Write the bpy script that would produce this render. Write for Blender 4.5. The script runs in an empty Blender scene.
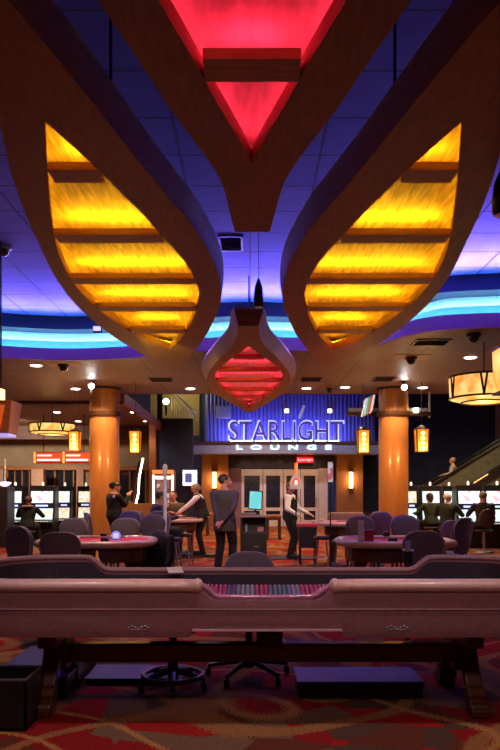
import bpy, bmesh, math, random
from mathutils import Vector, Matrix, noise
random.seed(4)
PI = math.pi
SC = bpy.context.scene
COL = SC.collection
F, HY, EYE = 700.0, 493.0, 1.45

def wx(px, d): return (px - 250.0) * d / F
def wz(py, d): return EYE + (HY - py) * d / F
def plan(px, py, z):                      # where a line of sight meets a level z
    d = F * (z - EYE) / (HY - py)
    return (wx(px, d), d)

# ------------------------------------------------------------------ materials
MATS = {}
def mat(name, col, rough=0.5, metal=0.0, var=0.15, scale=8.0, bump=0.0, stretch=(1, 1, 1), emit=None, estr=0.0, coat=0.0, alpha=1.0, trans=0.0, sheen=0.0):
    if name in MATS: return MATS[name]
    m = bpy.data.materials.new(name); m.use_nodes = True
    nt = m.node_tree; N = nt.nodes; L = nt.links
    b = N['Principled BSDF']
    tc = N.new('ShaderNodeTexCoord'); mp = N.new('ShaderNodeMapping'); mp.inputs['Scale'].default_value = stretch
    L.new(tc.outputs['Object'], mp.inputs['Vector'])
    n = N.new('ShaderNodeTexNoise'); n.inputs['Scale'].default_value = scale; n.inputs['Detail'].default_value = 4
    L.new(mp.outputs[0], n.inputs['Vector'])
    r = N.new('ShaderNodeValToRGB')
    c = Vector(col[:3])
    r.color_ramp.elements[0].position = 0.3; r.color_ramp.elements[1].position = 0.7
    r.color_ramp.elements[0].color = (*(c * (1 - var)), 1); r.color_ramp.elements[1].color = (*[min(1, v * (1 + var)) for v in c], 1)
    L.new(n.outputs['Fac'], r.inputs['Fac']); L.new(r.outputs['Color'], b.inputs['Base Color'])
    b.inputs['Roughness'].default_value = rough; b.inputs['Metallic'].default_value = metal
    b.inputs['Coat Weight'].default_value = coat; b.inputs['Alpha'].default_value = alpha
    b.inputs['Transmission Weight'].default_value = trans; b.inputs['Sheen Weight'].default_value = sheen
    if emit:
        b.inputs['Emission Color'].default_value = (*emit, 1); b.inputs['Emission Strength'].default_value = estr
    if bump:
        bp = N.new('ShaderNodeBump'); bp.inputs['Strength'].default_value = bump; bp.inputs['Distance'].default_value = 0.01
        L.new(n.outputs['Fac'], bp.inputs['Height']); L.new(bp.outputs[0], b.inputs['Normal'])
    MATS[name] = m
    return m

def tile_mat(name, c1, c2, line, size, mortar=0.012, rough=0.7, grain=(6, 1, 1)):
    m = bpy.data.materials.new(name); m.use_nodes = True
    nt = m.node_tree; N = nt.nodes; L = nt.links; b = N['Principled BSDF']
    tc = N.new('ShaderNodeTexCoord')
    br = N.new('ShaderNodeTexBrick'); br.offset = 0.0; br.squash = 1.0
    br.inputs['Scale'].default_value = 1.0; br.inputs['Brick Width'].default_value = size[0]; br.inputs['Row Height'].default_value = size[1]
    br.inputs['Mortar Size'].default_value = mortar; br.inputs['Mortar Smooth'].default_value = 0.1
    br.inputs['Mortar'].default_value = (*line, 1)
    mp = N.new('ShaderNodeMapping'); mp.inputs['Scale'].default_value = grain
    n = N.new('ShaderNodeTexNoise'); n.inputs['Scale'].default_value = 3; n.inputs['Detail'].default_value = 5
    L.new(tc.outputs['Object'], mp.inputs['Vector']); L.new(mp.outputs[0], n.inputs['Vector'])
    r = N.new('ShaderNodeValToRGB'); r.color_ramp.elements[0].color = (*c1, 1); r.color_ramp.elements[1].color = (*c2, 1)
    r.color_ramp.elements[0].position = .3; r.color_ramp.elements[1].position = .7
    L.new(n.outputs['Fac'], r.inputs['Fac']); L.new(tc.outputs['Object'], br.inputs['Vector'])
    L.new(r.outputs[0], br.inputs['Color1']); L.new(r.outputs[0], br.inputs['Color2'])
    L.new(br.outputs['Color'], b.inputs['Base Color']); b.inputs['Roughness'].default_value = rough
    return m

def carpet_mat():
    m = bpy.data.materials.new('swirl_carpet'); m.use_nodes = True
    nt = m.node_tree; N = nt.nodes; L = nt.links; b = N['Principled BSDF']
    tc = N.new('ShaderNodeTexCoord')
    def math_(op, a, bb=None, c=None):
        x = N.new('ShaderNodeMath'); x.operation = op
        for i, v in enumerate((a, bb, c)):
            if v is None: continue
            if isinstance(v, (int, float)): x.inputs[i].default_value = v
            else: L.new(v, x.inputs[i])
        return x.outputs[0]
    def mix(f, a, bb):
        x = N.new('ShaderNodeMix'); x.data_type = 'RGBA'
        if isinstance(f, float): x.inputs[0].default_value = f
        else: L.new(f, x.inputs[0])
        for i, v in ((6, a), (7, bb)):
            if isinstance(v, tuple): x.inputs[i].default_value = (*v, 1)
            else: L.new(v, x.inputs[i])
        return x.outputs[2]
    def nz(scale, det=2, off=0):
        mp = N.new('ShaderNodeMapping'); mp.inputs['Location'].default_value = (off, off * .7, 0)
        L.new(tc.outputs['Object'], mp.inputs['Vector'])
        x = N.new('ShaderNodeTexNoise'); x.inputs['Scale'].default_value = scale; x.inputs['Detail'].default_value = det
        L.new(mp.outputs[0], x.inputs['Vector']); return x
    warp = nz(1.1, 1, 3.0)
    vm = N.new('ShaderNodeVectorMath'); vm.operation = 'MULTIPLY_ADD'
    L.new(warp.outputs['Color'], vm.inputs[0]); vm.inputs[1].default_value = (.7, .7, 0); L.new(tc.outputs['Object'], vm.inputs[2])
    vo = N.new('ShaderNodeTexVoronoi'); vo.inputs['Scale'].default_value = 2.9; L.new(vm.outputs[0], vo.inputs['Vector'])
    sep = N.new('ShaderNodeSeparateColor'); L.new(vo.outputs['Color'], sep.inputs[0])
    r = N.new('ShaderNodeValToRGB'); r.color_ramp.interpolation = 'CONSTANT'
    el = r.color_ramp.elements
    el[0].position = 0; el[0].color = (.26, .012, .014, 1)
    el[1].position = .33; el[1].color = (.13, .035, .022, 1)
    for p, c in ((.5, (.17, .10, .06, 1)), (.68, (.33, .016, .014, 1)), (.86, (.09, .05, .035, 1))):
        e = el.new(p); e.color = c
    L.new(sep.outputs[0], r.inputs['Fac'])
    base = r.outputs[0]
    for sc, off, w, freq, col in ((.55, 0, .12, 7.5, (.30, .135, .05)), (.45, 7.3, .04, 6.0, (.42, .21, .07))):
        n = nz(sc, 0.6, off)
        fr = math_('FRACT', math_('MULTIPLY', n.outputs['Fac'], freq))
        d = math_('ABSOLUTE', math_('SUBTRACT', fr, .5))
        sp = nz(60, 1, off)
        edge = math_('ADD', d, math_('MULTIPLY', math_('SUBTRACT', sp.outputs['Fac'], .5), .22))
        f = math_('LESS_THAN', edge, w)
        base = mix(f, base, col)
    pile = nz(260, 1, 1)
    pile2 = nz(45, 3, 5)
    v = math_('ADD', math_('ADD', math_('MULTIPLY', pile.outputs['Fac'], 1.2), math_('MULTIPLY', pile2.outputs['Fac'], .9)), -.15)
    vv = N.new('ShaderNodeVectorMath'); vv.operation = 'SCALE'; L.new(base, vv.inputs[0]); L.new(v, vv.inputs['Scale'])
    L.new(vv.outputs[0], b.inputs['Base Color']); b.inputs['Roughness'].default_value = 1.0
    bp = N.new('ShaderNodeBump'); bp.inputs['Strength'].default_value = .4; bp.inputs['Distance'].default_value = .004
    L.new(pile.outputs['Fac'], bp.inputs['Height']); L.new(bp.outputs[0], b.inputs['Normal'])
    b.inputs['Specular IOR Level'].default_value = .1
    return m

def screen_mat(name, c1, c2, c3, st, scale=9):
    m = bpy.data.materials.new(name); m.use_nodes = True
    nt = m.node_tree; N = nt.nodes; L = nt.links; b = N['Principled BSDF']
    tc = N.new('ShaderNodeTexCoord'); v = N.new('ShaderNodeTexVoronoi'); v.inputs['Scale'].default_value = scale
    L.new(tc.outputs['Object'], v.inputs['Vector'])
    sp = N.new('ShaderNodeSeparateColor'); L.new(v.outputs['Color'], sp.inputs[0])
    r = N.new('ShaderNodeValToRGB'); e = r.color_ramp.elements; r.color_ramp.interpolation = 'CONSTANT'
    e[0].color = (*c1, 1); e[1].position = .5; e[1].color = (*c2, 1); x = e.new(.82); x.color = (*c3, 1)
    L.new(sp.outputs[0], r.inputs['Fac']); L.new(r.outputs[0], b.inputs['Emission Color'])
    b.inputs['Emission Strength'].default_value = st; b.inputs['Base Color'].default_value = (.02, .02, .02, 1)
    return m

WOODL = mat('leaf_wood', (.34, .15, .062), .55, var=.22, scale=5, stretch=(6, 1, 6), bump=.05)
WOODC = mat('column_wood', (.47, .175, .045), .33, var=.1, scale=4, stretch=(7, 7, .6), coat=.25)
WOODD = mat('dark_table_wood', (.075, .024, .012), .38, var=.3, scale=5, stretch=(1, 6, 6), coat=.2)
WOODP = mat('panel_wood', (.36, .14, .04), .45, var=.15, scale=3, stretch=(8, 8, .7))
WOODB = mat('beam_wood', (.40, .14, .05), .45, var=.15, scale=3, stretch=(1, 6, 6))
LEATHER = mat('mauve_leather', (.28, .145, .175), .45, var=.12, scale=30, bump=.12)
RAILPAD = mat('rail_vinyl', (.60, .40, .36), .34, var=.1, scale=20, bump=.05, coat=.2)
RAILP = mat('side_rail_vinyl', (.33, .20, .22), .4, var=.1, scale=20, bump=.05)
BLACK = mat('black_plastic', (.009, .009, .011), .4, var=.2)
BLACKM = mat('black_metal', (.02, .02, .025), .35, metal=.6, var=.2)
DARKRUB = mat('dark_quilted_rubber', (.03, .025, .045), .6, var=.4, scale=60, bump=.3)
FELTR = mat('red_felt', (.72, .04, .08), .95, var=.1, scale=90, bump=.1)
FELTC = mat('burgundy_felt', (.20, .03, .09), .95, var=.1, scale=90, bump=.1)
CHAIRF = mat('plum_upholstery', (.105, .085, .14), .75, var=.15, scale=60, bump=.15, sheen=.3)
CHAIRV = mat('violet_upholstery', (.16, .07, .22), .75, var=.15, scale=60, bump=.15, sheen=.3)
PIPING = mat('chair_piping', (.33, .26, .38), .35, var=.1)
CHROME = mat('brushed_metal', (.5, .5, .52), .28, metal=1, var=.1)
WHITE = mat('white_paint', (.7, .7, .68), .5, var=.05)
CREAM = mat('cream_door_paint', (.72, .56, .42), .5, var=.06)
NAVY = mat('navy_wall_paint', (.018, .034, .115), .7, var=.25, scale=3)
BEIGE = mat('beige_wall_paint', (.36, .26, .17), .8, var=.12, scale=2)
DARKG = mat('dark_glass', (.02, .022, .035), .12, var=.3, coat=.5)
GREYM = mat('grey_canopy_metal', (.42, .42, .50), .35, metal=.3, var=.1)
FASC = mat('fascia_paint', (.75, .34, .32), .6, var=.05)
DARKP = mat('dark_soffit_band', (.012, .008, .03), .7, var=.2)
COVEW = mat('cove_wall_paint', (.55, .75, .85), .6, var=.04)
SKIN = mat('skin', (.56, .27, .18), .55, var=.08, scale=20)
SUIT = mat('charcoal_suit', (.075, .062, .055), .85, var=.2, scale=40)
BLKCL = mat('black_cloth', (.008, .008, .011), .85, var=.3, scale=30)
SHIRT = mat('white_shirt', (.85, .84, .90), .75, var=.06, scale=20)
OLIVE = mat('olive_jacket', (.11, .085, .04), .9, var=.2, scale=30)
GREYSH = mat('grey_tshirt', (.30, .27, .27), .85, var=.1)
HAIRB = mat('brown_hair', (.05, .025, .015), .6, var=.3, scale=60)
HAIRR = mat('auburn_hair', (.20, .045, .02), .55, var=.3, scale=60)
HAIRW = mat('white_hair', (.62, .58, .54), .6, var=.15, scale=60)
HAIRBL = mat('blond_hair', (.36, .24, .12), .6, var=.25, scale=60)
EYEM = mat('dark_eye', (.01, .01, .01), .2)
AMBER = mat('amber_glass_lamp', (.8, .4, .08), .4, var=.3, scale=5, emit=(1, .46, .06), estr=1.05)
_r = AMBER.node_tree.nodes.new('ShaderNodeValToRGB'); _r.color_ramp.elements[0].color = (1, .32, .02, 1); _r.color_ramp.elements[1].color = (1, .78, .25, 1)
_r.color_ramp.elements[0].position = .36; _r.color_ramp.elements[1].position = .62
AMBER.node_tree.links.new([n for n in AMBER.node_tree.nodes if n.type == 'TEX_NOISE'][0].outputs['Fac'], _r.inputs['Fac']); AMBER.node_tree.links.new(_r.outputs[0], AMBER.node_tree.nodes['Principled BSDF'].inputs['Emission Color'])
AMBERL = mat('amber_lantern_glass', (.8, .35, .06), .4, var=.3, scale=14, emit=(1, .24, .015), estr=.55)
AMBERC = mat('amber_glow_core', (.9, .6, .2), .4, emit=(1, .66, .18), estr=4)
DOWN = mat('downlight_lens', (1, .9, .75), .4, emit=(1, .86, .68), estr=14)
BRONZE = mat('bronze_trim', (.10, .04, .02), .4, metal=.6, var=.2)
CYANL = mat('cove_led_strip', (.4, .8, 1), .4, emit=(.14, .58, 1.0), estr=26)
YLED = mat('yellow_led_strip', (1, .8, .2), .4, emit=(1, .52, .012), estr=110)
YEDGE = mat('yellow_edge_strip', (1, .8, .2), .4, emit=(1, .52, .012), estr=16)
REDGE = mat('red_edge_strip', (1, .2, .2), .4, emit=(1, .035, .10), estr=14)
SLATW = mat('slat_wood', (.50, .24, .10), .5, var=.2, scale=5, stretch=(1, 6, 6))
RLED = mat('red_led_strip', (1, .2, .2), .4, emit=(1, .025, .085), estr=40)
PANELY = mat('fibre_panel_cream', (.40, .25, .085), .6, var=.5, scale=4, stretch=(9, .9, 1))  # brown fibre, with streaks of grazing light put into the colour
PANELR = mat('fibre_panel_white', (.62, .52, .42), .6, var=.2, scale=4, stretch=(5, 1, 1))

# ------------------------------------------------------------------ mesh builder
class MB:
    def __init__(s): s.bm = bmesh.new()
    def box(s, c, sz, rz=0, rx=0, ry=0):
        M = Matrix.Translation(c) @ Matrix.Rotation(rz, 4, 'Z') @ Matrix.Rotation(ry, 4, 'Y') @ Matrix.Rotation(rx, 4, 'X') @ Matrix.Diagonal((*sz, 1))
        bmesh.ops.create_cube(s.bm, size=1, matrix=M); return s
    def bb(s, x0, x1, y0, y1, z0, z1): return s.box(((x0+x1)/2, (y0+y1)/2, (z0+z1)/2), (abs(x1-x0), abs(y1-y0), abs(z1-z0)))
    def cone(s, p0, p1, r0, r1=None, n=14, caps=True):
        p0, p1 = Vector(p0), Vector(p1); r1 = r0 if r1 is None else r1
        d = p1 - p0; q = d.to_track_quat('Z', 'Y').to_matrix().to_4x4()
        M = Matrix.Translation((p0+p1)/2) @ q
        bmesh.ops.create_cone(s.bm, cap_ends=caps, segments=n, radius1=r0, radius2=max(r1, 1e-4), depth=max(d.length, 1e-4), matrix=M); return s
    def ell(s, c, r, n=14, M0=None):
        M = Matrix.Translation(c) @ (M0 or Matrix.Identity(4)) @ Matrix.Diagonal((*((r, r, r) if isinstance(r, (int, float)) else r), 1))
        bmesh.ops.create_uvsphere(s.bm, u_segments=n, v_segments=max(6, n*2//3), radius=1, matrix=M); return s
    def cap(s, p0, p1, r0, r1, n=12):
        s.cone(p0, p1, r0, r1, n); s.ell(p0, r0, n); s.ell(p1, r1, n); return s
    def tube(s, pts, r, n=10, closed=False, flat=None):
        pts = [Vector(p) for p in pts]; rings = []
        K = len(pts)
        for i, p in enumerate(pts):
            if closed: t = pts[(i+1) % K] - pts[i-1]
            else: t = pts[min(i+1, K-1)] - pts[max(i-1, 0)]
            t.normalize()
            up = Vector((0, 0, 1)) if abs(t.z) < .95 else Vector((0, 1, 0))
            a = t.cross(up).normalized(); b = a.cross(t).normalized()
            rr = r[i] if isinstance(r, (list, tuple)) else r
            ra, rb = (rr, rr) if flat is None else (rr*flat[0], rr*flat[1])
            rings.append([s.bm.verts.new(p + a*math.cos(2*PI*k/n)*ra + b*math.sin(2*PI*k/n)*rb) for k in range(n)])
        for i in range(K if closed else K-1):
            A, B = rings[i], rings[(i+1) % K]
            for k in range(n): s.bm.faces.new((A[k], A[(k+1) % n], B[(k+1) % n], B[k]))
        if not closed:
            s.bm.faces.new(rings[0][::-1]); s.bm.faces.new(rings[-1])
        return s
    def loft(s, rings, caps=True):
        R = [[s.bm.verts.new(p) for p in r] for r in rings]; n = len(R[0])
        for A, B in zip(R, R[1:]):
            for k in range(n): s.bm.faces.new((A[k], A[(k+1) % n], B[(k+1) % n], B[k]))
        if caps:
            s.bm.faces.new(R[0][::-1]); s.bm.faces.new(R[-1])
        return s
    def lathe(s, prof, c=(0, 0, 0), n=24, sx=1, sy=1):
        c = Vector(c)
        return s.loft([[c + Vector((math.cos(2*PI*k/n)*r*sx, math.sin(2*PI*k/n)*r*sy, z)) for k in range(n)] for r, z in prof])
    def prism(s, poly, z0, z1, scale_top=None):
        a = [Vector((x, y, z0)) for x, y in poly]; b = [Vector((x, y, z1)) for x, y in poly]
        return s.loft([a, b])
    def build(s, name, m, parent=None, smooth=False, bevel=0, loc=None):
        bmesh.ops.recalc_face_normals(s.bm, faces=s.bm.faces)
        me = bpy.data.meshes.new(name); s.bm.to_mesh(me); s.bm.free()
        if smooth:
            me.polygons.foreach_set('use_smooth', [True]*len(me.polygons))
        o = bpy.data.objects.new(name, me); COL.objects.link(o); me.materials.append(m)
        if smooth and smooth != 'all':
            e = o.modifiers.new('edge', 'EDGE_SPLIT'); e.split_angle = math.radians(40)
        if bevel:
            b = o.modifiers.new('bevel', 'BEVEL'); b.width = bevel; b.segments = 2; b.limit_method = 'ANGLE'
        if parent: o.parent = parent
        if loc: o.location = loc
        return o

def thing(name, label, cat, loc=(0, 0, 0), rz=0, group=None):
    o = bpy.data.objects.new(name, None); COL.objects.link(o); o.location = loc; o.rotation_euler = (0, 0, rz)
    o.empty_display_size = .2
    return tag(o, label, cat, group)
def tag(o, label, cat, group=None, kind=None):
    o['label'] = label; o['category'] = cat
    if group: o['group'] = group
    if kind: o['kind'] = kind
    return o
def struct(o): o['kind'] = 'structure'; return o
def copy_tree(o, parent=None):
    c = o.copy(); COL.objects.link(c)
    if parent: c.parent = parent
    for ch in list(o.children): copy_tree(ch, c)
    return c
def shift(o, off):            # move mesh data so that the object's origin stands at off
    o.data.transform(Matrix.Translation(-Vector(off))); o.location = off; return o

def light(kind, loc, energy, col, size=.1, rot=None, target=None, spot=None, blend=.5, sy=None, name='lamp', spread=None):
    l = bpy.data.lights.new(name, kind); l.energy = energy; l.color = col
    if kind == 'AREA':
        l.size = size
        if sy: l.shape = 'RECTANGLE'; l.size_y = sy
        if spread: l.spread = spread
    else: l.shadow_soft_size = size
    if kind == 'SPOT': l.spot_size = spot or math.radians(90); l.spot_blend = blend
    o = bpy.data.objects.new(name, l); COL.objects.link(o); o.location = loc
    if target is not None: o.rotation_euler = (Vector(target) - Vector(loc)).to_track_quat('-Z', 'Y').to_euler()
    elif rot: o.rotation_euler = rot
    return o

def text_mesh(body, size, extrude, offset=0, space=1.0, bevel=0):
    cu = bpy.data.curves.new('t', 'FONT'); cu.body = body; cu.size = size; cu.extrude = extrude; cu.offset = offset
    cu.space_character = space; cu.align_x = 'CENTER'; cu.bevel_depth = bevel
    o = bpy.data.objects.new('t', cu); COL.objects.link(o)
    dg = bpy.context.evaluated_depsgraph_get(); dg.update()
    me = bpy.data.meshes.new_from_object(o.evaluated_get(dg))
    bpy.data.objects.remove(o); return me
def text_obj(name, body, m, parent, loc, width, height, extrude=.02, offset=0, space=1.0):
    me = text_mesh(body, 1, 0.02, offset, space)
    xs = [v.co.x for v in me.vertices]; ys = [v.co.y for v in me.vertices]
    w = max(xs)-min(xs); h = max(ys)-min(ys); cx = (max(xs)+min(xs))/2; cy = min(ys)
    for v in me.vertices:
        x, y, z = v.co; v.co = ((x-cx)/w*width, -z/.02*extrude, (y-cy)/h*height)
    bm = bmesh.new(); bm.from_mesh(me); bmesh.ops.remove_doubles(bm, verts=bm.verts, dist=1e-5)
    seen = set(); comps = []
    for v in bm.verts:
        if v in seen: continue
        st_, c = [v], []
        seen.add(v)
        while st_:
            q = st_.pop(); c.append(q)
            for e in q.link_edges:
                o_ = e.other_vert(q)
                if o_ not in seen: seen.add(o_); st_.append(o_)
        comps.append(c)
    comps.sort(key=lambda c: min(v.co.x for v in c))
    out = []
    for c in comps:
        cs = set(c); nb_ = bmesh.new(); mp = {v: nb_.verts.new(v.co) for v in c}
        for f in bm.faces:
            if f.verts[0] in cs:
                try: nb_.faces.new([mp[v] for v in f.verts])
                except ValueError: pass
        m2 = bpy.data.meshes.new(name); nb_.to_mesh(m2); nb_.free(); m2.materials.append(m)
        o = bpy.data.objects.new(name, m2); COL.objects.link(o); o.parent = parent; o.location = loc; out.append(o)
    bm.free(); return out

# ------------------------------------------------------------------ camera
cam = bpy.data.cameras.new('camera'); co = bpy.data.objects.new('camera', cam); COL.objects.link(co)
cam.sensor_fit = 'VERTICAL'; cam.sensor_height = 36; cam.lens = F/750*36
co.location = (0, 0, EYE); co.rotation_euler = (PI/2, 0, 0); cam.shift_y = (HY-375)/750
cam.clip_start = .05
SC.camera = co

# ------------------------------------------------------------------ setting
CEIL, UP = 4.14, 5.07
struct(MB().bb(-16, 16, -4, 34, -.1, 0).build('floor', carpet_mat()))
# edge curve of the low ceiling (plan), traced as a wavy cove
edge_px = [(-260, 330), (-140, 344), (-60, 353), (0, 357), (60, 359.5), (110, 358.5), (160, 355), (205, 350), (250, 348.5), (295, 349.5), (340, 350), (370, 346.5), (400, 337), (433, 330), (470, 327.5), (500, 326.5), (560, 324), (640, 322)]
def crv(pts, sub=6):
    out = []
    for i in range(len(pts)-1):
        p0 = Vector(pts[max(i-1, 0)]); p1 = Vector(pts[i]); p2 = Vector(pts[i+1]); p3 = Vector(pts[min(i+2, len(pts)-1)])
        for k in range(sub):
            t = k/sub
            out.append(tuple(.5*((2*p1)+(p2-p0)*t+(2*p0-5*p1+4*p2-p3)*t*t+(3*p1-p0-3*p2+p3)*t**3)))
    out.append(tuple(pts[-1])); return out
edge = [plan(x, y, CEIL) for x, y in crv(edge_px)]
def ceil_poly():
    # low wood ceiling: front edge follows the curve; the centre ends at d 18.6, the left runs on to the back
    pts = list(edge)
    xr, xl = pts[-1][0], pts[0][0]
    pts += [(16, pts[-1][1]), (16, 34), (13, 34), (13, 19.0), (-3.42, 19.0), (-3.42, 26), (-3.42, 34), (-16, 34), (-16, pts[0][1])]
    return pts
def flat_poly(poly, z0, z1, name, m):
    b = MB(); vs = [b.bm.verts.new((x, y, z0)) for x, y in poly]
    es = [b.bm.edges.new((vs[i], vs[(i+1) % len(vs)])) for i in range(len(vs))]
    bmesh.ops.triangle_fill(b.bm, use_beauty=True, use_dissolve=False, edges=es)
    r = bmesh.ops.extrude_face_region(b.bm, geom=list(b.bm.faces))
    bmesh.ops.translate(b.bm, verts=[v for v in r['geom'] if isinstance(v, bmesh.types.BMVert)], vec=(0, 0, z1-z0))
    return b.build(name, m)
CEILM = tile_mat('wood_laminate_tiles', (.155, .088, .062), (.225, .13, .09), (.03, .018, .014), (1.1, 1.1), .012, .5, (7, 1, 1))
struct(flat_poly(ceil_poly(), CEIL, CEIL+.05, 'ceiling', CEILM))
# fascia lip, cove ledge, lit cove wall, dark band
def ribbon(curve, z0, z1, th=.05, off=0.0):
    b = MB(); R = []
    n = len(curve)
    for i, (x, y) in enumerate(curve):
        a = Vector(curve[min(i+1, n-1)]) - Vector(curve[max(i-1, 0)]); nn = Vector((-a.y, a.x)).normalized()
        p = Vector((x, y)) + nn*off; q = p + nn*th
        R.append([Vector((p.x, p.y, z0)), Vector((q.x, q.y, z0)), Vector((q.x, q.y, z1)), Vector((p.x, p.y, z1))])
    b.loft(R); return b
struct(ribbon(edge, CEIL-.02, 4.36, .05, -.03).build('trim_1', FASC, smooth=True))
struct(ribbon(edge, CEIL+.05, CEIL+.10, .75, .02).build('trim_2', COVEW))
struct(ribbon(edge, CEIL+.05, 4.845, .05, .62).build('trim_3', COVEW, smooth=True))
struct(ribbon(edge, CEIL+.05, 4.60, .17, .44).build('trim_26', mat('added_cove_step', (.35, .60, .85), .6, var=.04), smooth=True))  # step added to split the cove glow into two tones
struct(ribbon(edge, 4.602, 4.618, .03, .53).build('trim_27', mat('added_cove_strip', (.7, .9, 1), .4, emit=(.35, .75, 1.0), estr=30)))  # second strip added to brighten the upper cove wall
struct(ribbon(edge, 4.80, UP+.03, .5, .22).build('trim_4', DARKP, smooth=True))  # plain dark band below the upper ceiling
struct(ribbon(edge, 4.25, 4.29, .05, .12).build('trim_5', CYANL))
# raised blue ceiling
BLUEM = tile_mat('blue_ceiling_tiles', (.13, .13, .50), (.17, .17, .58), (.015, .015, .07), (.75, .75), .014, .8, (1, 1, 1))
struct(MB().bb(-16, 16, -4, 16.5, UP, UP+.1).build('ceiling_upper', BLUEM))
# hall behind: tall space
struct(MB().bb(-3.5, 16, 18.9, 34, 7.4, 7.5).build('ceiling_tall', NAVY))
struct(MB().bb(-3.4, 13, 18.98, 19.06, CEIL, 7.4).build('trim_6', NAVY))       # header above low ceiling edge
# side walls, back wall
struct(MB().bb(-16.1, -16, -4, 34, 0, 7.4).build('wall_left', BEIGE))
struct(MB().bb(16, 16.1, -4, 34, 0, 7.4).build('wall_right', BEIGE))
struct(MB().bb(-16, 16, -4.1, -4, 0, 5.2).build('wall_near', BEIGE))
BW = 31.5
struct(MB().bb(-16, -4.2, 29.9, 30, 0, 4.2).build('wall_back', BEIGE))
# navy wall left of the lounge with opening to upper level
ND = 27.0
x0, x1 = wx(157, ND), wx(193, ND)
zb, zt = wz(418.5, ND), 7.4
b = MB(); b.bb(x0, x1, ND, ND+.15, 0, zb); b.bb(x0, wx(162, ND), ND, ND+.15, zb, zt)
struct(b.build('wall_navy', NAVY))
struct(MB().bb(x1, 11.5, BW-.1, BW+.1, 0, 7.4).build('wall_lounge', NAVY))
struct(MB().bb(11.0, 11.4, 23.9, 31.5, 0, 7.4).build('wall_right_return', BEIGE))
struct(MB().bb(11.0, 16, 23.7, 23.9, 0, 4.14).build('wall_right_back', BEIGE))
# wooden beam under left ceiling, post and beams
struct(MB().bb(-3.50, -3.40, 18.95, ND, 3.86, 4.16).build('trim_7', WOODB))
struct(MB().bb(wx(150, ND), wx(156.5, ND), ND-.25, ND, 0, CEIL).build('trim_8', WOODB))
struct(MB().bb(-16, -3.9, 29.6, 29.85, 2.42, 2.6).build('trim_9', WOODB))
DKRED = mat('dark_red_beam_paint', (.09, .03, .022), .6, var=.2)
struct(MB().bb(-16, -3.5, 28.0, 28.3, 3.6, CEIL).build('trim_10', DKRED))
struct(MB().bb(-16, -3.45, 20.5, 20.75, 4.06, CEIL).build('trim_11', DKRED))
# pinkish posts & dark openings behind the left slots
POST = mat('pink_post_paint', (.33, .20, .17), .7)
for i, (a, c) in enumerate(((-3, 4), (32, 44), (77, 84))):
    struct(MB().bb(wx(a, 28.5), wx(c, 28.5), 28.4, 28.8, 0, 2.42).build('trim_%d' % (12+i), POST))
DOORG = mat('dark_opening_paint', (.05, .035, .03), .5)
for i, (a, c) in enumerate(((8, 30), (46, 74), (98, 146))):
    w = struct(MB().bb(wx(a, 29.8), wx(c, 29.8), 29.78, 29.88, .1, 2.4).build('window_%d' % (i+1), DARKG))
    f = MB()
    for k in range(4):
        xx = wx(a, 29.8) + (wx(c, 29.8)-wx(a, 29.8))*k/3
        f.bb(xx-.03, xx+.03, 29.72, 29.78, .1, 2.4)
    f.build('window_frame', WOODP, w)

# ------------------------------------------------------------------ lounge front
LD = 30.0
def LX(px): return wx(px, LD)
def LZ(py): return wz(py, LD)
# corrugated blue wall
b = MB()
xa, xb = LX(205), LX(376)
n = 44
for i in range(n):
    x = xa + (xb-xa)*(i+.5)/n
    b.cone((x, LD+.45, LZ(444)), (x, LD+.45, 7.35), .07, n=8)
b.bb(xa-.04, xb+.04, LD+.45, LD+.6, LZ(444), 7.35)
struct(b.build('wall_corrugated', mat('corrugated_blue_panel', (.13, .14, .44), .5, var=.1), smooth=True))
# canopy
cn = thing('entrance_canopy', 'long grey canopy band carrying the LOUNGE letters over the lounge doors', 'canopy', (LX(285), LD, LZ(455)))
cz = LZ(455)
MB().bb(LX(195)-LX(285), LX(376)-LX(285), -.9, .6, 0, LZ(445.5)-cz).build('canopy_band', GREYM, cn, bevel=.02)
MB().bb(LX(195)-LX(285)-.03, LX(376)-LX(285)+.03, -.95, .6, LZ(445.5)-cz, LZ(442.8)-cz).build('canopy_cap', DKRED, cn)
LET = mat('lounge_letter_glow', (.8, .9, 1), .4, emit=(.5, .82, 1), estr=3.2)
text_obj('letter', 'LOUNGE', LET, cn, (LX(283)-LX(285), -.93, LZ(451)-cz), LX(329)-LX(237), LZ(446.5)-LZ(451), .03, .003, 2.1)
# STARLIGHT sign
st = thing('lounge_sign', 'STARLIGHT sign in dark violet letters with glowing pale edges above the canopy', 'sign', (LX(286), LD-.2, LZ(441)))
HALO = mat('neon_halo_tube', (.8, .85, 1), .4, emit=(.42, .45, 1.0), estr=1.3)
HALOW = mat('neon_base_tube', (.9, .95, 1), .4, emit=(.75, .9, 1.0), estr=7)
SIGNF = mat('dark_violet_sign_face', (.17, .10, .42), .4)
W_, H_ = LX(342)-LX(230), LZ(421)-LZ(440)
text_obj('letter', 'STARLIGHT', SIGNF, st, (0, -.10, 0), W_, H_, .04, .0, 1.0)
text_obj('letter_halo', 'STARLIGHT', HALO, st, (.0, .04, -.05), W_+.16, H_+.12, .02, .018, 1.0)
b = MB()
for k, (a, c) in enumerate(((231, 243), (246, 252), (256, 269), (272, 282), (285, 291), (294, 296), (299, 311), (315, 325), (329, 338))):
    b.cap((LX(a)-LX(286), .0, -.02), (LX(c)-LX(286), .0, -.02), .03, .03, 8)
b.build('neon_tube', HALOW, st, smooth='all')
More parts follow.
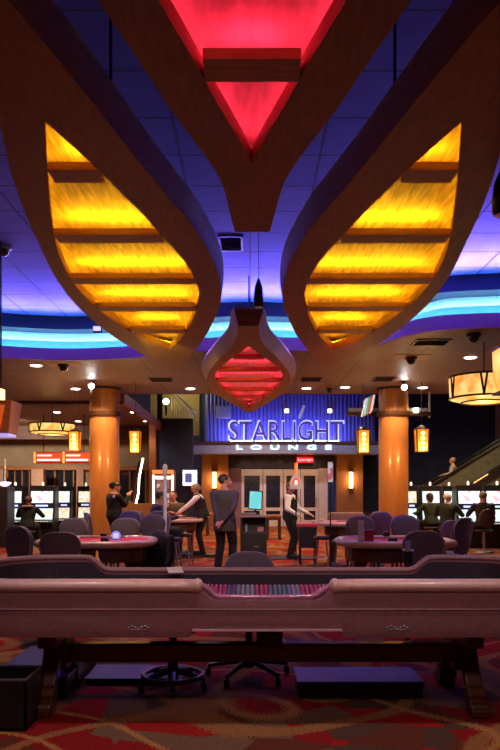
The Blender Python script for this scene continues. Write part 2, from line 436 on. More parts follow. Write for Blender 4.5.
# wood panels with sconces
for i, (a, c) in enumerate(((202, 228.5), (336, 362))):
    pn = struct(MB().bb(LX(a), LX(c), LD-.25, LD+.2, 0, LZ(455)).build('trim_%d' % (20+i), WOODP))
for i, (px, lab) in enumerate(((214.8, 'glowing vertical wall sconce on the wood panel left of the doors'), (350, 'glowing vertical wall sconce on the wood panel right of the doors'))):
    s = thing('wall_sconce', lab, 'wall lamp', (LX(px), LD-.25, LZ(489)), group='sconces beside the lounge doors')
    MB().cone((0, -.08, .03), (0, -.08, .72), .075, n=16).build('lamp_tube', mat('sconce_glow', (1, .8, .4), .4, emit=(1, .70, .25), estr=7), s, smooth=True)
    MB().cone((0, -.08, 0), (0, -.08, .04), .09, n=16).cone((0, -.08, .71), (0, -.08, .75), .09, n=16).bb(-.03, .03, -.06, 0, .1, .65).build('bracket', CHROME, s)
    light('POINT', (LX(px), LD-.5, LZ(480)), 16, (1, .55, .15), .1)
# recess above doors + door wall
struct(MB().bb(LX(228.5), LX(336), LD+.15, LD+.3, LZ(468), LZ(455)).build('trim_22', mat('dark_brown_header', (.03, .015, .012), .5)))
# doors
dn = 1
doors = ((241, 263), (263, 283.5), (283.5, 301), (301, 319))
for (a, c) in doors:
    d = MB(); fx0, fx1, z1 = LX(a), LX(c), LZ(469)
    w = .085
    for a_, b_ in ((.28, .68), (.82, z1-.28)):
        d.bb(fx0+.015, fx0+w+.05, LD+.2, LD+.27, a_, b_); d.bb(fx1-w-.05, fx1-.015, LD+.2, LD+.27, a_, b_)
    d.bb(fx0+.012, fx1-.012, LD+.195, LD+.27, z1-.28, z1); d.bb(fx0+.012, fx1-.012, LD+.195, LD+.27, 0.01, .28); d.bb(fx0+.012, fx1-.012, LD+.195, LD+.27, .68, .82)
    o = struct(d.build('door_%d' % dn, CREAM)); dn += 1
    g = MB(); g.bb(fx0+.10, fx1-.10, LD+.23, LD+.25, .28, z1-.28); g.build('pane', DARKG, o)
    h = MB(); h.cone((fx1-.1, LD+.14, .95), (fx1-.1, LD+.14, 1.25), .018); h.build('door_handle', CHROME, o)
struct(MB().bb(LX(228.5), LX(241), LD+.15, LD+.3, 0, LZ(468)).build('trim_23', mat('rose_drape_wall', (.25, .11, .10), .8)))
struct(MB().bb(LX(319), LX(328), LD+.15, LD+.3, 0, LZ(468)).build('trim_24', CREAM))
struct(MB().bb(LX(328), LX(336), LD+.15, LD+.3, 0, LZ(468)).build('trim_25', NAVY))
# red neon
nn = thing('neon_sign', 'small red neon script sign hanging over the lounge doors', 'sign', (LX(305), LD-.1, LZ(463.5)))
text_obj('neon_letter', 'Lounge', mat('red_neon', (1, .5, .5), .4, emit=(1, .05, .06), estr=10), nn, (0, 0, .07), .62, .17, .02, .015)
MB().bb(-.38, .38, .04, .07, .02, .29).build('backing', mat('red_lit_backing', (.5, .02, .02), .5), nn)
light('POINT', (LX(305), LD-.35, LZ(461)), 1.2, (1, .05, .05), .05)
# lit white sign on navy wall, fish-tank-like lit machine
sg = thing('wall_screen', 'bright white bordered screen on the navy wall left of the lounge', 'screen', (wx(190, ND), ND-.1, wz(486, ND)))
hw = wx(197.3, ND)-wx(190, ND); hh = wz(470, ND)-wz(486, ND)
MB().bb(-hw, hw, 0, .1, 0, hh).build('casing', WHITE, sg)
bz = MB(); bz.bb(-hw+.02, hw-.02, -.02, 0, 0.02, .13); bz.bb(-hw+.02, hw-.02, -.02, 0, hh-.13, hh-.02); bz.bb(-hw+.02, -hw+.1, -.02, 0, .1, hh-.1); bz.bb(hw-.2, hw-.02, -.02, 0, .1, hh-.1)
bz.build('lit_border', mat('white_sign_glow', (1, 1, 1), .4, emit=(.72, .78, 1), estr=1.8), sg)
MB().bb(-hw+.08, hw-.2, -.015, 0, .12, hh-.12).build('display', mat('dim_blue_display', (.1, .12, .3), .4, emit=(.12, .15, .5), estr=.5), sg)
# ------------------------------------------------------------------ upper-level railing seen in the opening
ur = thing('balcony_railing', 'pale baluster railing sloping behind the high opening left of the lounge', 'railing', (wx(163, 29), 29, 4.2))
b = MB()
for k in range(9):
    px = 172 + k*2.6; pyt = 393 + k*2.2
    x = wx(px, 29)-wx(163, 29)
    b.cone((x, 0, wz(419.5, 29)-4.2), (x, 0, wz(pyt+4, 29)-4.2), .03, n=8)
b.build('balusters', mat('pale_rail_paint', (.8, .7, .5), .5, emit=None), ur)['kind'] = 'stuff'
MB().cap((wx(170, 29)-wx(163, 29), 0, wz(389, 29)-4.2), (wx(196, 29)-wx(163, 29), 0, wz(414, 29)-4.2), .05, .05).build('handrail', WHITE, ur)
MB().bb(wx(157, 29)-wx(163, 29), wx(190, 29)-wx(163, 29), -.3, 1.5, -.1, wz(419, 29)-4.2).build('landing', BEIGE, ur)
struct(MB().bb(wx(150, 31), wx(199, 31), 31.2, 31.4, 4, 7.4).build('wall_upper_level', mat('ochre_wall', (.34, .26, .10), .8)))
ul = thing('globe_lamp', 'bright globe lamp inside the high opening above the navy wall', 'lamp', (wx(166, 28.6), 28.6, wz(404, 28.6)))
MB().ell((0, 0, .1), .13).build('globe', mat('globe_glow', (1, .9, .6), .4, emit=(1, .85, .5), estr=8), ul, smooth='all')
MB().cone((0, 0, -.45), (0, 0, 0), .04).build('stem', BRONZE, ul)
light('POINT', (wx(180, 28.8), 29.8, 5.8), 60, (1, .82, .4), .2)
up_scr = thing('hanging_screen', 'small grey screen hanging high on the corrugated wall left of the red fixture', 'screen', (wx(223.5, LD), LD+.3, LZ(418)))
MB().bb(-.32, .32, -.1, 0, 0, .55).build('casing', GREYM, up_scr, bevel=.02); MB().bb(-.29, .29, -.12, -.1, .03, .52).build('display', mat('grey_display', (.3, .36, .5), .3), up_scr)

# ------------------------------------------------------------------ columns
def column(px, d, label):
    t = thing('round_column', label, 'column', (wx(px, d), d, 0), group='wood-clad columns')
    r = 14.6*d/F
    MB().lathe([(r, 0.0), (r, CEIL)], n=40).build('shaft', WOODC, t, smooth=True)
    MB().lathe([(r+.02, wz(416.3, d)), (r+.06, wz(416.3, d)), (r+.06, wz(412.3, d)), (r+.02, wz(412.3, d))], n=40).build('ring_band', BRONZE, t, smooth=True)
    MB().lathe([(r+.05, 0), (r+.05, .25), (r, .28)], n=40).build('plinth', BEIGE, t, smooth=True)
    MB().lathe([(r+.05, CEIL-.05), (r+.05, CEIL)], n=40).build('capital', BRONZE, t, smooth=True)
    return t
column(104.5, 18, 'round wood-clad column left of the lounge, beside the security guard')
column(393.5, 18, 'round wood-clad column on the right, between two amber lanterns')

# glass shelf track through right column
d = 18.6
tr = thing('display_rail', 'grey metal display rail running behind the right column', 'rail', (wx(393, d), d, wz(416, d)))
b = MB(); b.bb(wx(347, d)-wx(393, d), wx(431, d)-wx(393, d), -.05, .05, 0, wz(412, d)-wz(416, d)); b.build('bar', BRONZE, tr)
MB().bb(wx(348, d)-wx(393, d), wx(430, d)-wx(393, d), -.02, .02, .12, wz(408, d)-wz(416, d)).build('backing', GREYM, tr)
MB().bb(wx(428.5, d)-wx(393, d), wx(430, d)-wx(393, d), -.03, .03, -.05, CEIL-wz(416, d)).build('hanger', WHITE, tr)
sq = tag(MB().bb(wx(413, d), wx(417.4, d), d-.14, d-.06, wz(413, d), wz(408.5, d)).build('accent_light', mat('accent_glow', (1, .9, .7), .4, emit=(1, .85, .6), estr=6)), 'small square lit accent lamp on the rail right of the column', 'lamp')
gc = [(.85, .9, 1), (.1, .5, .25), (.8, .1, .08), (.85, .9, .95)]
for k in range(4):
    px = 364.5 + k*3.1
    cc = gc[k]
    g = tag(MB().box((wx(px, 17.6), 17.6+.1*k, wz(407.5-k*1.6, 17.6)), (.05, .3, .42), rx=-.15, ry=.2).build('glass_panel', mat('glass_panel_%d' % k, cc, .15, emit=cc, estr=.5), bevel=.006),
        ['pale glass panel nearest the blue wall, hung left of the right column', 'green glass panel hung left of the right column', 'red glass panel hung left of the right column', 'pale glass panel touching the right column'][k], 'decoration', 'hanging glass panels by the column')

# ------------------------------------------------------------------ leaf light fixtures
LZB = 3.65
def smooth_loop(pts, it=2):
    return pts
def leaf(label, outer, inner, bars, led, panel, name='leaf_ceiling_fixture', group=None, closed=True, barlab='slat', sd=.2, flare=.03, sm=None):
    cx = sum(p[0] for p in outer)/len(outer); cy = sum(p[1] for p in outer)/len(outer)
    t = thing(name, label, 'ceiling fixture', (cx, cy, LZB), group='leaf-shaped ceiling fixtures')
    O = [(x-cx, y-cy) for x, y in outer]; I = [(x-cx, y-cy) for x, y in inner]
    TH = .20
    def off(P, d):
        n = len(P); out = []
        A = sum(P[i][0]*P[(i+1) % n][1]-P[(i+1) % n][0]*P[i][1] for i in range(n)); s = 1 if A > 0 else -1
        for i in range(n):
            a = Vector(P[(i+1) % n])-Vector(P[i-1]); a.normalize()
            out.append((P[i][0]+a.y*d*s, P[i][1]-a.x*d*s))
        return out
    T = off(O, flare)
    b = MB(); bm = b.bm
    vo = [bm.verts.new((x, y, 0)) for x, y in O]; vi = [bm.verts.new((x, y, 0)) for x, y in I]
    eo = [bm.edges.new((vo[i], vo[(i+1) % len(vo)])) for i in range(len(vo))]; ei = [bm.edges.new((vi[i], vi[(i+1) % len(vi)])) for i in range(len(vi))]
    bmesh.ops.triangle_fill(bm, use_beauty=True, use_dissolve=False, edges=eo+ei)
    vt = [bm.verts.new((x, y, TH)) for x, y in T]
    for i in range(len(vo)): bm.faces.new((vo[i], vo[(i+1) % len(vo)], vt[(i+1) % len(vo)], vt[i]))
    vl = [bm.verts.new((x, y, .10)) for x, y in I]
    for i in range(len(vi)): bm.faces.new((vi[i], vi[(i+1) % len(vi)], vl[(i+1) % len(vi)], vl[i]))
    I2 = off(I, .02); vk = [bm.verts.new((x, y, .10)) for x, y in I2]; vb = [bm.verts.new((x, y, .01)) for x, y in I2]
    for i in range(len(vi)):
        j = (i+1) % len(vi); bm.faces.new((vl[i], vl[j], vk[j], vk[i])); bm.faces.new((vk[i], vk[j], vb[j], vb[i]))
    me = b.build('frame', WOODL, t, smooth=True)
    # panel above (thick sheet)
    b = MB(); vs = [b.bm.verts.new((x, y, TH)) for x, y in T]; es = [b.bm.edges.new((vs[i], vs[(i+1) % len(vs)])) for i in range(len(vs))]
    bmesh.ops.triangle_fill(b.bm, use_beauty=True, use_dissolve=False, edges=es)
    r = bmesh.ops.extrude_face_region(b.bm, geom=list(b.bm.faces)); bmesh.ops.translate(b.bm, verts=[v for v in r['geom'] if isinstance(v, bmesh.types.BMVert)], vec=(0, 0, .03))
    b.build('light_panel', panel, t)
    # edge light strip
    I3 = off(I, .045)
    MB().tube([(x, y, .108) for x, y in I3], .009, 6, closed=True).build('edge_light_strip', YEDGE if led is YLED else REDGE, t)
    # slats
    for d in bars:
        y = d-cy
        xs = []
        n = len(I)
        for i in range(n):
            (xa, ya), (xb, yb) = I[i], I[(i+1) % n]
            if (ya-y)*(yb-y) < 0: xs.append(xa+(xb-xa)*(y-ya)/(yb-ya))
        y2 = y+sd; xs2 = []
        for i in range(n):
            (xa, ya), (xb, yb) = I[i], I[(i+1) % n]
            if (ya-y2)*(yb-y2) < 0: xs2.append(xa+(xb-xa)*(y2-ya)/(yb-ya))
        if len(xs) < 2: continue
        if len(xs2) < 2: xs2 = xs
        l, rr = max(min(xs), min(xs2))-.05, min(max(xs), max(xs2))+.05
        l = max(min(xs), min(xs2))-.004; rr = min(max(xs), max(xs2))+.004
        sl = MB().bb(l, rr, y, y+sd, .0, .06).build('slat', sm or SLATW, t, bevel=.004)
        if rr-l > .35: MB().bb(l+.08, rr-.08, y+sd*.6-.014, y+sd*.6+.014, .061, .070).build('light_strip', led, sl)
    for yy in (min(p[1] for p in O)*.45, max(p[1] for p in O)*.45):
        xm = 0
        MB().cone((xm, yy, TH+.03), (xm, yy, UP-LZB if cy+yy < 13 else CEIL-LZB), .012, n=8).build('hanging_rod', BLACKM, t)
    return t
def P(*pts): return [plan(x, y, LZB) for x, y in crv(list(pts), 5)]
def mir(pts, c=0.02): return [(2*c-x, y) for x, y in pts][::-1]

# left yellow: outline of the bottom face
yo_r = P((181, 366), (189.5, 356), (198, 346), (207, 334), (213, 322), (219, 309), (221, 297), (220.5, 285), (218, 273), (212, 258), (201, 239), (189, 221), (175, 205), (140, 163), (100, 112), (60, 62), (15, 8))
yo_l = P((0, 122), (9, 165), (22, 205), (38, 242), (54, 275), (76, 305), (110, 334), (145, 356), (166, 367))
near = [(-1.28, 2.55), (-1.5, 2.6)]
outerL = yo_r + near + [(-1.56, 3.3)] + yo_l
yi_r = P((170, 349), (180, 340), (190, 326), (197, 308), (199, 296), (197, 285), (190, 270), (178, 254), (160, 234), (140, 212), (118, 190), (95, 167), (70, 144), (45, 122))
yi_l = P((45, 122), (47, 165), (50, 205), (54, 235), (61, 260), (72, 281), (90, 302), (115, 322), (145, 340), (170, 349))
innerL = yi_r + yi_l[1:-1]
ybars = [4.77, 5.97, 7.18, 8.28, 9.45]
leaf('big yellow-lit leaf-shaped wooden ceiling fixture on the left', outerL, innerL, ybars, YLED, PANELY)
leaf('big yellow-lit leaf-shaped wooden ceiling fixture on the right', mir(outerL), mir(innerL), ybars, YLED, PANELY)
# near red
ro_l = P((235, 232), (230, 214), (222, 184), (208, 160), (190, 136), (168, 106), (150, 78), (122, 36), (97, 0))
outR = ro_l + [(-.80, 2.3), (-.86, 1.6), (-.80, .9), (-.55, 0.0), (-.3, -.8), (-.14, -1.5), (.18, -1.5)]
outR += [(.34, -.8), (.59, 0), (.84, .9), (.90, 1.6), (.84, 2.3)] + [( .04-x, y) for x, y in ro_l[::-1]]
ri_l = P((252.5, 164), (235, 133), (215, 99), (190, 54), (158, 0))
inR = ri_l + [(-.47, 2.5), (-.54, 1.8), (-.45, 1.0), (-.25, .1), (.01, -.5), (.27, .1), (.49, 1.0), (.57, 1.8), (.50, 2.5)] + [(.02-x, y) for x, y in ri_l[::-1]][:-1]
leaf('near red-lit leaf-shaped ceiling fixture pointing down the middle at the top', outR, inR, [3.55, 2.2, .9], RLED, PANELR)
# far red
def sym(px, py): return plan(px, py, LZB)
fo = [(9.22, .13), (10.0, .17), (10.6, .27), (11.1, .40), (11.8, .55), (12.5, .69), (13.3, .79), (14.2, .83), (15.2, .78), (16.2, .63), (17.2, .44), (18.2, .24), (19.0, .10)]
fi = [(10.5, 0), (11.0, .15), (11.6, .32), (12.1, .46), (12.6, .57), (13.3, .65), (14.0, .64), (14.8, .58), (15.6, .44), (16.5, .27), (17.4, .1), (18.1, 0)]
fo = crv(fo, 3); fi = crv(fi, 3)
xc = -.02
outF = [(xc-w, y) for y, w in fo] + [(xc+w, y) for y, w in fo[::-1]]
inF = [(xc-w, y) for y, w in fi] + [(xc+w, y) for y, w in fi[::-1]][1:-1]
leaf('small far red-lit leaf-shaped fixture hanging before the STARLIGHT sign', outF, inF, [11.35, 12.5, 13.7, 14.9, 16.1], RLED, PANELR, sd=.22, flare=.10, sm=mat('red_lit_slat', (.55, .06, .07), .5, var=.2))  # red light on the slats is put into their colour

# ------------------------------------------------------------------ ceiling fittings
def pendant(x, y, ztop, z1, z0, label, r=.055):
    t = thing('pendant_speaker', label, 'pendant', (x, y, z0))
    h = z1-z0
    MB().lathe([(r*.8, 0), (r, .02), (r*1.02, h*.35), (r*.8, h*.7), (r*.35, h*.93), (.01, h)], n=20).build('shade', BLACK, t, smooth=True)
    MB().lathe([(r*.7, -.005), (r*.78, .01)], n=20).build('rim', CHROME, t, smooth=True)
    MB().cone((0, 0, h), (0, 0, ztop-z0), .004, n=6).build('cord', BLACK, t)
pendant(wx(258.5, 8), 8, UP, wz(279, 8), wz(307, 8), 'black torpedo-shaped pendant hanging between the yellow fixtures')
pendant(wx(503, 5.0), 5.0, UP, wz(168, 5.0), wz(215, 5.0), 'black pendant cut off by the right edge of the photo', .075)

DLS = [(36, 365, 'round downlight in the wood ceiling, nearest the left edge'), (75.5, 388.5, 'round downlight left of the left column top'),
       (190.5, 388.3, 'round downlight in the ceiling edge above the high opening'), (470.4, 357, 'round downlight above the big drum lamp'), (422.7, 387.3, 'round downlight right of the right column top'),
       (306.5, 388, 'round downlight between the far red fixture and the right vent'), (345, 387, 'round downlight left of the right column top')]
PCH = (0, 0, CEIL)
first = None
def downlight(px, py, lab, e=60, col=(1, .8, .55), z=CEIL, r=.11):
    global first
    x, y = plan(px, py, z)
    if first is None:
        first = thing('downlight', lab, 'ceiling light', (x, y, z), group='recessed downlights')
        MB().lathe([(r+.04, -.012), (r+.05, 0.0)], n=24).build('trim_ring', WHITE, first, smooth=True)
        MB().lathe([(r, -.018), (r, -.002)], n=24).build('lens', DOWN, first, smooth=True)
        o = first
    else:
        o = copy_tree(first); o.location = (x, y, z); o['label'] = lab
    light('SPOT', (x, y, z-.06), e, col, .08, target=(x, y, 0), spot=math.radians(120), blend=.8)
for px, py, lab in DLS: downlight(px, py, lab)
for px, py, lab in [(57, 412, 'round downlight far back on the left, above the drum lamp'), (133.5, 412, 'round downlight right of the left column, above the lantern'), (146.5, 421, 'small far downlight beside the wooden post'), (78, 421, 'far downlight beside the left lantern top')]:
    downlight(px, py, lab, 70)
# bright track spots at columns
def spotlight(px, py, lab, rot):
    x, y = plan(px, py, CEIL)
    t = thing('track_spotlight', lab, 'spotlight', (x, y, CEIL), rot)
    MB().cone((0, 0, 0), (0, 0, -.08), .02).box((0, 0, -.005), (.16, .16, .012)).build('mount', BLACKM, t)
    MB().cone((0, .05, -.1), (0, -.1, -.15), .05, .075).build('housing', BLACKM, t, smooth=True)
    MB().cone((0, -.101, -.15), (0, -.108, -.152), .066, .066).build('lens', mat('spot_lens', (1, 1, 1), .3, emit=(.95, .97, 1), estr=45), t)
    return x, y
x, y = spotlight(92.3, 380.5, 'very bright white spotlight at the top of the left column', 0)
light('POINT', (x-.05, y-.3, CEIL-.45), 5, (1, .9, .7), .05)
x, y = spotlight(403.5, 381.5, 'bright white spotlight at the top of the right column', 0)
light('POINT', (x, y-.3, CEIL-.45), 4, (1, .85, .65), .05)
# dome cameras
def dome(px, py, lab, z=CEIL, s=1.0, m=None, plate=False):
    x, y = plan(px, py, z)
    t = thing('dome_camera', lab, 'security camera', (x, y, z), group='ceiling dome cameras')
    MB().lathe([(.12*s, 0), (.12*s, -.04*s), (.10*s, -.06*s)], n=20).build('housing', m or BLACK, t, smooth=True)
    MB().ell((0, 0, -.06*s), (.09*s, .09*s, .09*s), 14).build('lens_dome', DARKG, t, smooth='all')
    if plate: MB().box((0, 0, -.004), (.7, .5, .008)).build('mounting_plate', mat('tan_plate', (.45, .3, .16), .6), t)
dome(3.5, 246, 'grey dome camera on the blue ceiling at the left edge', UP, 1.0, GREYM)
dome(63.5, 364.5, 'black dome camera in the wood ceiling left of the left column', plate=True)
dome(473.7, 334, 'black dome camera near the curved ceiling edge on the right')
dome(411, 357, 'black dome camera on a pale plate above the right column', plate=True)
dome(329, 388.5, 'small dome camera left of the right column', s=.8)
dome(472, 335+24, 'x') if False else None
# vents
def vent(px, py, lab, z, w, dp, m=BLACK):
    x, y = plan(px, py, z)
    t = thing('ceiling_vent', lab, 'vent', (x, y, z))
    b = MB(); b.bb(-w/2, w/2, -dp/2, -dp/2+.04, -.02, 0); b.bb(-w/2, w/2, dp/2-.04, dp/2, -.02, 0); b.bb(-w/2, -w/2+.04, -dp/2, dp/2, -.02, 0); b.bb(w/2-.04, w/2, -dp/2, dp/2, -.02, 0)
    b.build('frame', m, t)
    for k in range(5):
        MB().box((0, -dp/2+dp*(k+1)/6, -.012), (w-.06, .02, .03), rx=.6).build('slat', m, t)
    MB().bb(-w/2+.03, w/2-.03, -dp/2+.03, dp/2-.03, -.006, -.002).build('backing', BLACK, t)
vent(231, 243, 'dark square air vent in the blue ceiling beside the near red fixture', UP, .36, .62, mat('dark_blue_vent', (.05, .05, .14), .5))
vent(431, 342, 'dark rectangular vent in the wood ceiling right of the yellow fixture', CEIL, .62, .5)
vent(383.5, 378.8, 'small dark vent in the wood ceiling above the right column', CEIL, .5, .6)
vent(311, 379.3, 'small dark vent in the wood ceiling right of the far red fixture', CEIL, .5, .5)
vent(161.5, 379.5, 'small dark vent in the wood ceiling below the left yellow fixture', CEIL, .55, .5)
# small led floods on fascia
for px, py, lab in ((98, 329, 'small blue-lit flood lamp on the cove edge behind the left yellow fixture'), (397, 326, 'small blue-lit flood lamp on the cove edge behind the right yellow fixture')):
    dd = 11.6
    t = thing('flood_lamp', lab, 'flood lamp', (wx(px, dd), dd, wz(py, dd)))
    MB().box((0, 0, 0), (.15, .14, .10), rx=.4).build('housing', BLACKM, t, bevel=.01)
    MB().box((0, -.075, -.01), (.12, .012, .07), rx=.4).build('lens', mat('violet_lens', (.5, .5, 1), .3, emit=(.35, .3, 1), estr=2.5), t)
    MB().cone((0, 0, .05), (0, 0, UP-wz(py, dd)), .012).build('stem', BLACKM, t)

# drum lamps
def drum(x, y, zc, R, H, lab, ztop=CEIL):
    t = thing('drum_lamp', lab, 'pendant lamp', (x, y, zc), group='amber drum lamps')
    MB().lathe([(R, -H/2), (R*1.03, H/2), (R*.99, H/2), (R*.96, -H/2)], n=48).build('shade', AMBER, t, smooth=True)
    MB().lathe([(R*.98, -H/2-.01), (R*.7, -H/2-R*.10), (.02, -H/2-R*.13)], n=48).build('diffuser', AMBER, t, smooth=True)
    b = MB()
    for r_, z in ((R*1.01, -H/2), (R*1.05, H/2), (R*.66, -H/2-R*.11)):
        b.tube([(math.cos(a*PI/24)*r_, math.sin(a*PI/24)*r_, z) for a in range(48)], R*.032, 6, closed=True)
    b.build('metal_rings', BRONZE, t, smooth=True)
    for k in range(6):
        a = -PI/2 + k*PI/3 - .32
        M = lambda da, z: (math.cos(a+da)*R*1.03, math.sin(a+da)*R*1.03, z)
        MB().cone(M(-.09, H/2), M(0, -H/2), R*.032).cone(M(.09, H/2), M(0, -H/2), R*.032).build('v_strut', BRONZE, t)
    MB().lathe([(R*1.0, H/2), (.05, H/2+.06)], n=32).build('top_cover', BRONZE, t, smooth=True)
    MB().cone((0, 0, H/2), (0, 0, ztop-zc), .012).build('rod', BRONZE, t)
    light('POINT', (x, y, zc-H/2-R*.13-.15), 14, (1, .62, .22), .15)
d = 12.5
drum(wx(484, d), d, wz(388, d), 33*d/F, 21*d/F, 'large amber drum lamp with dark V struts near the right edge')
d = 22
drum(wx(52.5, d), d, wz(428.3, d), 21.5*d/F, 8*d/F, 'amber drum lamp far back on the left above the red sign')

def lantern(px, d, y0, y1, w, lab):
    z0, z1 = wz(y1, d), wz(y0, d); h = z1-z0; r = w/2*d/F
    t = thing('amber_lantern', lab, 'lantern', (wx(px, d), d, z0), group='hanging amber lanterns')
    MB().loft([[Vector((sx*r*q, sy*r*q, z)) for sx, sy in ((-1, -1), (1, -1), (1, 1), (-1, 1))] for q, z in ((.78, .02), (.92, h*.82))]).build('glass_box', AMBERL, t)
    b = MB()
    for sx, sy in ((-1, -1), (1, -1), (1, 1), (-1, 1)): b.cone((sx*r*.8, sy*r*.8, 0), (sx*r*.94, sy*r*.94, h*.84), r*.11, n=6)
    for z, q in ((.0, .8), (h*.83, .95)):
        b.bb(-r*q, r*q, -r*q, r*q, z, z+h*.03)
    b.build('frame', BRONZE, t)
    MB().lathe([(r*1.15, h*.84), (r*.5, h*.95), (r*.12, h)], n=16).build('cap', BRONZE, t, smooth=True)
    g = MB()
    for k in range(4): g.ell((0, -r*.87-.004, h*(.14+.18*k)), (r*.34, r*.10, h*.075), 10)
    g.build('glass_beads', AMBERC, t, smooth='all')
    MB().cone((0, 0, h), (0, 0, CEIL-z0), .008, n=6).build('cord', BRONZE, t)
    light('POINT', (wx(px, d), d-.35, z0-.1), 40, (1, .55, .2), .06)
lantern(75, 17, 428, 451, 11.5, 'amber glass lantern hanging left of the left column')
lantern(135.3, 17, 427, 453, 11.5, 'amber glass lantern hanging right of the left column')
lantern(363, 17, 426, 453, 12.5, 'amber glass lantern hanging left of the right column')
lantern(421.5, 17, 425, 452, 13, 'amber glass lantern hanging right of the right column')
# wooden wall lantern at both edges
d = 10
t = thing('hanging_lantern_box', 'tapered wooden lantern box with an orange inset at the left edge', 'lantern', (wx(1, d), d, wz(434, d)))
h = wz(402, d)-wz(434, d); r1 = 16*d/F; r0 = 12*d/F
MB().loft([[Vector((sx*r, sy*r, z)) for sx, sy in ((-1, -1), (1, -1), (1, 1), (-1, 1))] for r, z in ((r0, 0), (r1, h))]).build('box', WOODB, t, bevel=.01)
MB().loft([[Vector((x, y0, z)) for x, z in ((.01, h*.15), (.05, h*.15), (.13, h*.85), (.0, h*.85))] for y0 in (-r1-.012, -r0*.9)]).build('inset', mat('orange_glass', (.7, .15, .03), .4, emit=(1, .16, .02), estr=.35), t)
MB().bb(-r0*.95, r0*.95, -r0*.95, r0*.95, -.04, 0).build('base_light', mat('violet_base_glow', (.5, .4, .9), .4, emit=(.5, .4, .9), estr=.8), t)
MB().bb(-.06, .035, -.06, .06, h, h+.18).build('lit_top', AMBERC, t)
MB().bb(-.01, .01, -.01, .01, h+.18, CEIL-wz(434, d)+.9).build('rod', BRONZE, t)
d = 8.5
t = thing('hanging_lantern_box', 'amber lantern cut off by the right edge before the drum lamp', 'lantern', (wx(507, d), d, wz(392, d)))
h = wz(350, d)-wz(392, d); r = 11*d/F
MB().loft([[Vector((sx*r*q, sy*r*q, z)) for sx, sy in ((-1, -1), (1, -1), (1, 1), (-1, 1))] for q, z in ((.9, 0), (1.0, h))]).build('glass_box', AMBER, t)
MB().bb(-r*1.1, r*1.1, -r*1.1, r*1.1, h, h+.03).bb(-r, r, -r, r, -.03, 0).build('frame', BRONZE, t)
MB().cone((0, 0, h), (0, 0, UP-wz(392, d)), .012).build('rod', BRONZE, t)

# red sign far left
d = 24
t = thing('lit_banner_sign', 'long red illuminated sign with white lines far back on the left', 'sign', (wx(63, d), d, wz(463, d)))
W0 = wx(92, d)-wx(63, d); hh = wz(452, d)-wz(463, d)
MB().bb(-W0, W0, 0, .2, 0, hh).build('casing', BRONZE, t)
RS = mat('red_sign_face', (.8, .06, .02), .4, emit=(1, .05, .015), estr=1.1); WS = mat('white_sign_line', (1, .8, .8), .4, emit=(1, .62, .62), estr=2.2)
for (a, c) in ((-W0+.07, -.02), (.07, W0-.05)):
    f = MB().bb(a, c, -.03, 0, .03, hh-.03).build('sign_face', RS, t)
    MB().bb(a+.05, c-.08, -.045, -.03, hh*.2, hh*.36).bb(a+.05, a+(c-a)*.6, -.045, -.03, hh*.62, hh*.74).build('white_line', WS, f)
for x in (-W0+.03, .025, W0-.03): MB().bb(x-.03, x+.03, -.04, 0, 0, hh).build('amber_divider', AMBER, t)
MB().cone((-W0+.3, .1, hh), (-W0+.3, .1, CEIL-wz(463, d)), .015).cone((W0-.3, .1, hh), (W0-.3, .1, CEIL-wz(463, d)), .015).build('hanger', BLACKM, t)
light('POINT', (wx(63, d), d-.6, wz(458, d)), 5, (1, .1, .04), .3)

# ------------------------------------------------------------------ craps table
CX = .075
t = thing('craps_table', 'long mauve leather craps table with padded rails across the foreground', 'gaming table', (CX, 4.95, 0))
HLx = 2.05
def rr_pts(hx, y0, y1, r, n=8):
    out = []
    for cx, cy, a0 in ((hx-r, y1-r, 0), (-hx+r, y1-r, PI/2), (-hx+r, y0+r, PI), (hx-r, y0+r, 3*PI/2)):
        for k in range(n+1): a = a0+k*PI/2/n; out.append((cx+math.cos(a)*r, cy+math.sin(a)*r))
    return out
# outer skirt (ring wall) – z profile depends on position on the near side / far side
def top_z(x, y):
    xa = x
    def sm(a, b_, v): q = min(1, max(0, (v-a)/(b_-a))); return q*q*(3-2*q)
    near = .875 - .085*(sm(-.40, -.29, xa)*(1-sm(.34, .45, xa)))
    far = .925 - .10*(sm(-1.36, -1.20, xa)*(1-sm(1.20, 1.36, xa)))
    q = sm(-.45, .45, y); return near*(1-q)+far*q
def bot_z(x, y):
    def sm(a, b_, v): q = min(1, max(0, (v-a)/(b_-a))); return q*q*(3-2*q)
    return .56 + (.05*(sm(-.44, -.40, x)*(1-sm(.46, .50, x))) if y < 0 else 0)
def dense(P, step=.035):
    out = []
    for i in range(len(P)):
        a, c = Vector(P[i]), Vector(P[(i+1) % len(P)]); k = max(1, int((c-a).length/step))
        for j in range(k): out.append(tuple(a.lerp(c, j/k)))
    return out
OUT = dense(rr_pts(HLx, -.64, .66, .5)); 
INN = dense(rr_pts(HLx-.10, -.54, .58, .42))
b = MB(); R = []
def ringwall(pts, offs, zt, zb, th):
    b = MB(); n = len(pts); R = []
    for i, (x, y) in enumerate(pts):
        a = Vector(pts[(i+1) % n])-Vector(pts[i-1]); a.normalize(); nx, ny = a.y, -a.x
        ox, oy = x-nx*th, y-ny*th
        R.append([Vector((x, y, zb(x, y))), Vector((x+nx*.012, y+ny*.012, zb(x, y)+.04)), Vector((x, y, zt(x, y))), Vector((ox, oy, zt(x, y))), Vector((ox, oy, zb(x, y)))])
    R.append([v.copy() for v in R[0]])
    b.loft(R, caps=False); return b
ringwall(OUT, 0, top_z, bot_z, .06).build('skirt', LEATHER, t, smooth=True)
# seam tube on skirt
MB().tube([(x, y-.012 if y < 0 else y, .735) for x, y in OUT], .004, 6, closed=True).build('seam', LEATHER, t)
